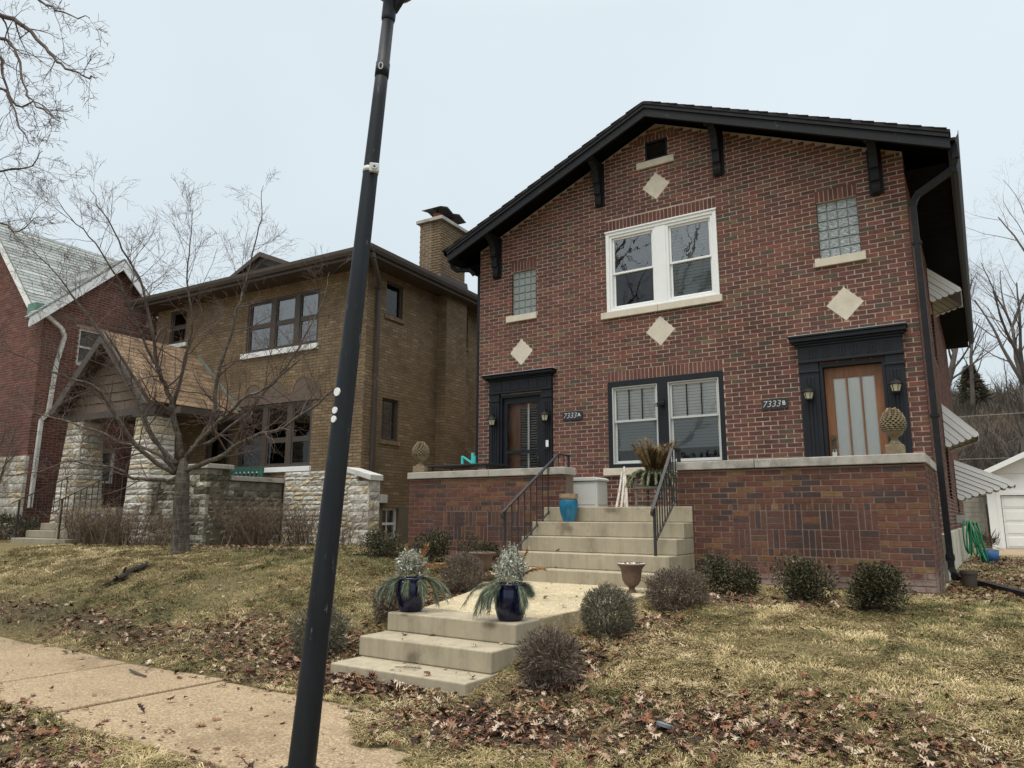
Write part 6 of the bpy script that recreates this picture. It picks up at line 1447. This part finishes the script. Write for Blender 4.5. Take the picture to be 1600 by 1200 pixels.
for k in range(7): a = 2*PI*k/7; branch(mb, (sx0[0],sx0[1],5+k*.7), (math.cos(a),math.sin(a),.8), 3.2, .07, 0, [(5,(30,55),.55,.25,.3),(4,(30,55),.55,.3,.2),(0,(1,2),.5,.3,.2)], G1)
mb.build('crown', M['twig'], stt)
BG = [(6,(25,50),.62,.22,.35),(4,(25,50),.58,.28,.3),(4,(25,55),.55,.32,.25),(3,(25,55),.55,.35,.2),(0,(20,50),.5,.4,.2)]
def bare_tree(x, y, h, r0, label, g, P=BG, lean=(0,0), name='bare_tree', group=None, mat=None):
    z = zg(x, y); t = thing(name, label, 'tree', (x, y, z), frame=I4, group=group); mb = MB(); pts = [np.array([x+lean[0]*s, y+lean[1]*s, z-.1+h*.5*s])+G1.normal(0,.06*h*.1,3) for s in np.linspace(0,1,6)]
    mb.tube([tuple(p) for p in pts], [r0*(1.35 if i == 0 else 1-.08*i) for i in range(6)], 9); mb.build('trunk', mat or M['far_bark'], t, smooth=True)
    mb = MB(); top = pts[-1]
    spawn(mb, pts, [r0*.7]*6, h*.55, 0, P, g, .45)
    for k in range(3): a = G1.uniform(0,6.28); branch(mb, top, (math.cos(a)*.5,math.sin(a)*.5,1), h*.45, r0*.55, 0, P, g)
    mb.build('crown', mat or M['far_bark'], t); return t
bare_tree(-12.6,-8.2,17,.36,'tall bare street tree across the road behind the viewer', G1, [(6,(25,50),.6,.22,.3),(5,(25,50),.55,.28,.2),(3,(25,55),.5,.32,.2),(0,(20,50),.5,.4,.2)])
GT = 'bare trees on the hillside behind the garage'
bare_tree(1.6,46,12,.20,'bare forked tree with dark trunk above the garage roof', G1, lean=(.8,0), group=GT)
bare_tree(-2.2,52,13,.24,'bare tree emerging from behind the far house eave', G1, lean=(1.6,0), group=GT)
bare_tree(5.6,50,17,.20,'tall pale bare tree at the right edge of the hillside', G1, lean=(-.6,0), group=GT)
bare_tree(-.2,58,10,.15,'slim bare tree midway up the hillside', G1, lean=(.3,0), group=GT)
bare_tree(3.0,60,11,.15,'slim bare tree high on the hillside at right', G1, lean=(-.4,0), group=GT)
bare_tree(-5.5,55,14,.26,'bare hillside tree hidden behind the brick house', G1, group=GT)
# dark cedar on the hill
cz = zg(-.1,60); ce = thing('cedar_tree', 'dark green cedar among the bare hillside trees', 'tree', (-.1,60,cz)); ce.scale = (.8,.8,.75); r = random.Random(91)
mb = MB(); mb.tube([(0,0,-.1),(0,0,3.6)], [.14,.03], 7); mb.build('trunk', M['far_bark'], ce)
def cone_shape(r):
    t = r.random()**.7; a = r.uniform(0,6.28); rad = (1-t)*1.5*(.5+.5*r.random())*(1+.3*math.sin(7*t*3+3*a)); return (rad*math.cos(a), rad*math.sin(a), .3+3.6*t), (math.cos(a), math.sin(a), -.1)
blade_cloud(2600, cone_shape, .45, .10, r, .8, .1, .45).build('foliage', M['boxwood'], ce)
# hillside brush, one mass
mb = MB(); r = random.Random(92)
for _ in range(22000):
    x = r.uniform(-9,12); y = r.uniform(38.5,70); z = zg(x,y); k = float(vn(x,y,.5,8)); hh = (.5+2.6*k*k)*r.uniform(.5,1.25); lean_x, lean_y = r.gauss(0,.35)*hh, r.gauss(0,.35)*hh; w = r.uniform(.012,.035); a = r.uniform(0,3.14)
    m_ = Vector((x+lean_x*.4,y+lean_y*.4,z+hh*.55)); s_ = Vector((math.cos(a),math.sin(a),0))*w; b_ = Vector((x,y,z-.05)); e_ = Vector((x+lean_x,y+lean_y,z+hh)); tn = min(1,max(0,.25+.5*float(vn(x,y,.16,9))+r.uniform(-.25,.25)))
    mb.add([tuple(b_-s_),tuple(b_+s_),tuple(m_+s_*.8),tuple(e_),tuple(m_-s_*.8)], [(0,1,2,4),(4,2,3)], tn)
    for q in range(2):
        p0 = b_.lerp(e_, r.uniform(.3,.85)); d = Vector((r.gauss(0,1),r.gauss(0,1),r.uniform(.2,1.2))).normalized()*hh*.35; mb.add([tuple(p0-s_*.5),tuple(p0+s_*.5),tuple(p0+d)], [(0,1,2)], tn)
o = mb.build('hillside_brush', M['far_brush']); tag(o, 'grey-brown winter brush covering the hill behind the garage', None, None, 'stuff')
pw_ = MB(); pw_.tube([(-1.5,33,3.9),(6,33.2,3.95),(12,33.5,4.2)], .009, 4); pw_.tube([(-1.5,38,2.6),(6,38,2.55),(12,38,2.7)], .009, 4)
tag(pw_.build('power_line', M['awning_under']), 'pair of thin grey cables crossing before the hillside trees', 'cable')

# dry twiggy bushes along the stone walls next door
def twig_bush(x, y, label, n, h, sp, seed, mat=None, group='dry twiggy shrubs before the stone walls'):
    r = random.Random(seed); p = wB(x, y); z = zg(p.x, p.y); t = thing('twiggy_shrub', label, 'shrub', (p.x, p.y, z-.03), group=group); mb = MB()
    for k in range(n):
        a = r.uniform(0,6.28); bx, by = r.gauss(0,sp*.45), r.gauss(0,sp*.25); l = h*r.uniform(.5,1.15); o1 = Vector((math.cos(a),math.sin(a),0))*r.uniform(.1,.95)*l
        q = [Vector((bx,by,0)), Vector((bx,by,0))+o1*.35+Vector((0,0,l*.5)), Vector((bx,by,0))+o1+Vector((0,0,l*r.uniform(.75,1)))]; tn = r.random()
        mb.tube([tuple(v) for v in q], [.006,.004,.0015], 3, tn, cap=False)
        for j in range(6):
            s_ = q[1].lerp(q[2], r.random()) if j else q[0].lerp(q[1], r.random()); d = Vector((r.gauss(0,1),r.gauss(0,1),r.uniform(.3,1.6))).normalized()*l*r.uniform(.12,.3)
            mb.tube([tuple(s_),tuple(s_+d)], [.0035,.0015], 3, tn, cap=False)
    mb.build('stems', mat or M['brush'], t); return t
twig_bush(-16.9,9.75,'dry tan shrub beside the yard sign and steps', 165, .95, .65, 1)
twig_bush(-15.9,9.95,'dry tan shrub left of the small tree trunk', 180, 1.0, .7, 2)
twig_bush(-14.75,10.25,'sparse dry shrub right of the small tree trunk', 85, .85, .55, 3)
twig_bush(-13.25,11.3,'dry tan shrub in the corner left of the lamp post', 210, 1.05, .7, 4)
twig_bush(-12.35,11.9,'dry tan shrub behind the lamp post', 150, .95, .6, 5)
twig_bush(-11.3,12.2,'sparse dry shrub before the white capped wing wall', 35, 1.0, .4, 6)
p = wB(-20.3,9.7)
shrub('e', (p.x,p.y,zg(p.x,p.y)-.05), .75, .36, 5200, 'dark evergreen shrub left of the brown house steps', 'shrub', M['boxwood'], .05, .025, 47, 'evergreen foundation shrubs', .5, .6, name='evergreen_shrub')
gsx = wB(-21.9,9.6); gs = thing('bare_shrub', 'tall grey bare shrub at the far left before the red house', 'shrub', (gsx.x,gsx.y,zg(gsx.x,gsx.y)), frame=I4); mb = MB()
for k in range(9):
    a = k*.7; branch(mb, (gsx.x+.12*math.cos(a),gsx.y+.12*math.sin(a),zg(gsx.x,gsx.y)-.05), (.42*math.cos(a),.42*math.sin(a),1), 3.4, .03, 0, [(9,(20,50),.42,.22,.15),(6,(25,55),.5,.3,.15),(3,(25,55),.5,.3,.1),(0,(20,50),.5,.4,0)], G1)
mb.build('stems', M['far_bark'], gs)

# ------------------------------------------------------------------ small things on the lawn
lgp = [(-11.15,6.05),(-11.2,6.35),(-11.5,6.55),(-11.55,6.85),(-11.8,7.1)]
lg = thing('fallen_branch', 'dark rotten branch lying across the left lawn', 'branch', at(-11.6,6.9), frame=I4)
mb = MB(); r = random.Random(8)
mb.tube([(x,y,zg(x,y)+.05+r.uniform(-.02,.02)) for x, y in lgp], [.015,.04,.05,.045,.012], 7)
mb.build('limb', M['soil'], lg)
mb = MB()
for k in range(70):
    t = r.uniform(0,3.99); i = int(t); x = lgp[i][0]+(lgp[i+1][0]-lgp[i][0])*(t-i); y = lgp[i][1]+(lgp[i+1][1]-lgp[i][1])*(t-i); z = zg(x,y)+.04; d = Vector((r.gauss(0,1),r.gauss(0,1),.10)).normalized()*r.uniform(.05,.2)
    mb.beam((x,y,z),(x+d.x,y+d.y,z+d.z), .03, .006)
mb.build('loose_bark', M['soil'], lg)
ld = thing('drain_cap', 'small round grey plastic cap among the leaves on the right', 'cap', at(-1.97,4.95,.02))
mb = MB(); mb.lathe([(0,0),(.055,0),(.058,.02),(.05,.028),(.04,.022),(0,.022)], 20); o = mb.build('disc', pmat('grey_blue_plastic', (.13,.15,.165), .5, .2), ld); o.rotation_euler = (-.3,.15,0)
mb = MB(); mb.lathe([(.022,.0221),(.026,.03),(.018,.03),(0,.026)], 14); o2 = mb.build('ring', M['silver'], ld); o2.rotation_euler = (-.3,.15,0)
mb = MB(); z = -.955+.004
bq = thing('dry_sprig', 'dry sprig lying on the lowest of the front steps', 'twig', (-4.42,5.16,-1.318)); mb = MB()
mb.tube([(-.13,-.03,.006),(0,0,.012),(.12,.04,.008)], .004, 4)
for k in range(10): x = -.05+.017*k; mb.tube([(x,.02*x,.01),(x+.02,.03*(-1)**k+.02*x,.02)], .003, 3)
mb.build('stem', M['brush'], bq)
sk2 = thing('pavement_stick', 'short dark stick on the pavement beside the lawn edge', 'stick', (-7.0,4.2,-1.495)); mb = MB(); mb.tube([(-.2,.05,.012),(0,0,.014),(.22,-.03,.012)], [.01,.012,.008], 5); mb.build('stem', M['twig'], sk2)
# moss in one pavement joint
mb = MB(); r = random.Random(12)
for k in range(900):
    t = r.random(); x = -4.45+.5*t; y = 4.385-.03*t+r.gauss(0,.010); d = Vector((r.gauss(0,.012),r.gauss(0,.012),r.uniform(.006,.02))); mb.add([(x-.004,y,-1.497),(x+.004,y,-1.497),(x+d.x,y+d.y,-1.497+d.z)], [(0,1,2)], r.uniform(0,.3))
o = mb.build('joint_moss', M['grass']); tag(o, 'green moss growing in a pavement joint', None, None, 'stuff')

# ------------------------------------------------------------------ grass and fallen leaves (uncountable)
def in_quad(X, Y, q):
    ok = np.ones_like(X, bool)
    for (x0, y0), (x1, y1) in zip(q, q[1:]+q[:1]): ok &= (x1-x0)*(Y-y0)-(y1-y0)*(X-x0) > 0
    return ok
cB, sB = math.cos(TH), math.sin(TH)
def blocked(X, Y):
    b = in_quad(X, Y, [(-5.2,6.2),(-3.66,6.2),(-3.38,9.0),(-5.96,9.0)]) | in_quad(X, Y, [(-5.24,4.95),(-3.64,4.95),(-3.64,6.25),(-5.24,6.25)])
    b |= (X > -5.98) & (X < -3.5) & (Y > 8.9) & (Y < 10.3); b |= (X > -8.9) & (X < -.52) & (Y > 10.15) & (Y < 27)
    b |= in_quad(X, Y, [(-18.75,6.1),(-16.75,6.2),(-17.4,8.9),(-19.6,8.8)]) | in_quad(X, Y, [(-18.95,4.5),(-17.1,4.5),(-16.85,6.25),(-18.65,6.15)])
    U, V = X*cB+Y*sB, -X*sB+Y*cB
    b |= (U < -10.95) & (V > 12.6) | (U < -14.0) & (V > 10.7) | (U < -16.9) & (U > -19.3) & (V > 9.3) | (U < RX) & (V > 10.4)
    b |= (X > .0) & (Y > 27.1)
    return b
def pavement(X, Y): return (Y > 3.0) & (Y < 4.5) & (X < -1.9)
NG = 1300000; ga = np.radians(rng.uniform(-76, 26, NG)); gr = np.exp(rng.uniform(np.log(3.3), np.log(27), NG))
X = np.sin(ga)*gr; Y = np.cos(ga)*gr
edge = .10*(vn(X, Y, 3.0, 21)-.5)
keep = ~blocked(X, Y) & ~((Y > 2.98+edge) & (Y < 4.50+edge*1.5) & (X < soil_edge(X, Y)+.05)) & (Y > .8)
bed = litter(X, Y); keep &= rng.random(NG) > bed*1.15
patch = vn(X, Y, .55, 22)*.6+vn(X, Y, 1.7, 23)*.4
keep &= rng.random(NG) < (.10+1.25*vn(X, Y, 1.3, 24)*(.4+.9*vn(X, Y, 4.5, 25)))
U, V = X*cB+Y*sB, -X*sB+Y*cB
X, Y, gr, patch = X[keep], Y[keep], gr[keep], patch[keep]; n = len(X); Z = np.where((Y > 2.98) & (Y < 4.5), -1.482, gz(X, Y))
th = vn(X, Y, 3.2, 51)*9+vn(X, Y, .9, 52)*6+rng.normal(0, .75, n); lean = np.abs(rng.normal(1.15, .5, n)); h = (.016+.022*rng.random(n)*(.4+1.2*vn(X, Y, 4.0, 53)))*(1+.03*gr); w = (.0013+.0012*rng.random(n))*(1+.12*gr)
dx, dy = np.cos(th)*lean*h*1.6, np.sin(th)*lean*h*1.6; px_, py_ = -np.sin(th)*w, np.cos(th)*w
V_ = np.empty((n, 4, 3))
V_[:,0] = np.stack([X, Y, Z-.006], 1); V_[:,1] = np.stack([X+px_+dx*.45, Y+py_+dy*.45, Z+h*.6], 1); V_[:,3] = np.stack([X-px_+dx*.45, Y-py_+dy*.45, Z+h*.6], 1)
V_[:,2] = np.stack([X+dx, Y+dy, Z+h*(.5+.45*(1-lean.clip(0,1)))], 1)
cl = vn(X, Y, 7.5, 54)*.5+vn(X, Y, 15, 55)*.5
straw = np.where(X > -4.2, .66, .42)+1.0*(patch-.5)+.95*(cl-.5)+rng.normal(0, .13, n)
straw = np.clip(straw, 0, 1)
me = bpy.data.meshes.new('lawn_grass'); me.vertices.add(n*4); me.vertices.foreach_set('co', V_.reshape(-1).astype(np.float32))
me.loops.add(n*4); me.loops.foreach_set('vertex_index', np.arange(n*4, dtype=np.int32)); me.polygons.add(n); me.polygons.foreach_set('loop_start', (np.arange(n)*4).astype(np.int32))
me.update(calc_edges=True); a_ = me.attributes.new('tone', 'FLOAT', 'FACE'); a_.data.foreach_set('value', straw.astype(np.float32)); me.materials.append(M['grass'])
o = bpy.data.objects.new('lawn_grass', me); COL.objects.link(o); tag(o, 'dormant straw and olive grass of the lawns', None, None, 'stuff')

# oak leaves: lobed outline, curled
tmpl = []
for s_ in (1, -1):
    side = [(.0,.0),(.16,.10),(.10,.17),(.42,.30),(.13,.40),(.50,.56),(.12,.62),(.34,.82),(.07,.84)]
    tmpl.append([(s_*x, y) for x, y in side])
out = tmpl[0]+[(0,1.0)]+tmpl[1][:0:-1]; out = np.array(out); out[:,1] -= .5; k_ = len(out)
NL = 150000; la = np.radians(rng.uniform(-74, 24, NL)); lr_ = np.exp(rng.uniform(np.log(2.7), np.log(26), NL)); X = np.sin(la)*lr_; Y = np.cos(la)*lr_
pav = pavement(X, Y) & (X < soil_edge(X, Y))
dn = litter(X, Y)*.95*(.35+.9*vn(X, Y, 2.6, 30))+np.where(X > -4, .05, .15)*vn(X, Y, 1.2, 33)*2*(Y > 4.5); dn = np.where(pav, .012*(1+5*(Y > 4.3)+7*(Y < 3.3)), dn)
keep = (rng.random(NL) < dn) & ~blocked(X, Y) & (Y > .9); X, Y, lr_, pav = X[keep], Y[keep], lr_[keep], pav[keep]; n = len(X)
Z = np.where(pav, -1.496, np.where((Y > 2.9) & (Y < 4.5), -1.476, gz(X, Y))+.006+.022*rng.random(n)*(litter(X, Y)+.3))
on = []
for (y0, y1, z, x0, x1, m) in [(e2[0][0],6.2,-.955,-5.2,-3.7,7),(e2[1][0],5.74,-1.135,-5.2,-3.7,10),(4.98,5.35,-1.32,-5.15,-3.7,14)]+[(edges[i][0]+.02,edges[i-1][0],edges[i][1],-5.9,-3.55,5) for i in range(1,5)]+[(6.3,8.9,-.93,-5.1,-3.6,22)]:
    for _ in range(m):
        yy = y1-(y1-y0)*rng.random()**2; on.append((rng.uniform(x0,x1), yy, z if z != -.93 else -.955+.073*(yy-6.23)/2.72))
on = np.array(on); X = np.concatenate([X, on[:,0]]); Y = np.concatenate([Y, on[:,1]]); Z = np.concatenate([Z, on[:,2]+.003]); lr_ = np.concatenate([lr_, np.full(len(on), 7.)]); n = len(X)
sz = (.026+.066*rng.random(n)**1.5)*(1+.008*lr_)*np.where((litter(X, Y) < .2) & (rng.random(n) < .75), .55, 1); th = rng.uniform(0, 2*PI, n); tx, ty = rng.normal(0, .28, n), rng.normal(0, .28, n); cu, cv = rng.normal(.0, .7, n), rng.normal(.0, .5, n); wid = rng.uniform(.55, 1.0, n)
ox, oy = out[:,0][None]*wid[:,None], out[:,1][None]*np.ones((n,1)); oz = cu[:,None]*ox*ox*1.6+cv[:,None]*oy*oy*.9+tx[:,None]*ox+ty[:,None]*oy
oz = oz-oz.min(1, keepdims=True); oz = np.minimum(oz, .75)
c, s_ = np.cos(th)[:,None], np.sin(th)[:,None]
P3 = np.stack([X[:,None]+(ox*c-oy*s_)*sz[:,None], Y[:,None]+(ox*s_+oy*c)*sz[:,None], Z[:,None]+oz*sz[:,None]], 2)
mid = np.stack([X, Y, Z+ (oz.mean(1)*.7)*sz], 1)[:,None]; P3 = np.concatenate([P3, mid], 1)
me = bpy.data.meshes.new('fallen_leaves'); me.vertices.add(n*(k_+1)); me.vertices.foreach_set('co', P3.reshape(-1).astype(np.float32))
tri = np.stack([np.arange(k_), (np.arange(k_)+1) % k_, np.full(k_, k_)], 1); F_ = ((np.arange(n)*(k_+1))[:,None,None]+tri[None]).reshape(-1)
me.loops.add(len(F_)); me.loops.foreach_set('vertex_index', F_.astype(np.int32)); me.polygons.add(n*k_); me.polygons.foreach_set('loop_start', (np.arange(n*k_)*3).astype(np.int32)); me.update(calc_edges=True)
tn = np.clip(rng.beta(1.5, 1.15, n)+.10*(vn(X, Y, 1.2, 35)-.5), 0, 1); a_ = me.attributes.new('tone', 'FLOAT', 'FACE'); a_.data.foreach_set('value', np.repeat(tn, k_).astype(np.float32)); me.materials.append(M['leaf'])
o = bpy.data.objects.new('fallen_leaves', me); COL.objects.link(o); tag(o, 'brown and russet fallen oak leaves over the lawns and beds', None, None, 'stuff')
print('grass', len(straw), 'leaves', n)
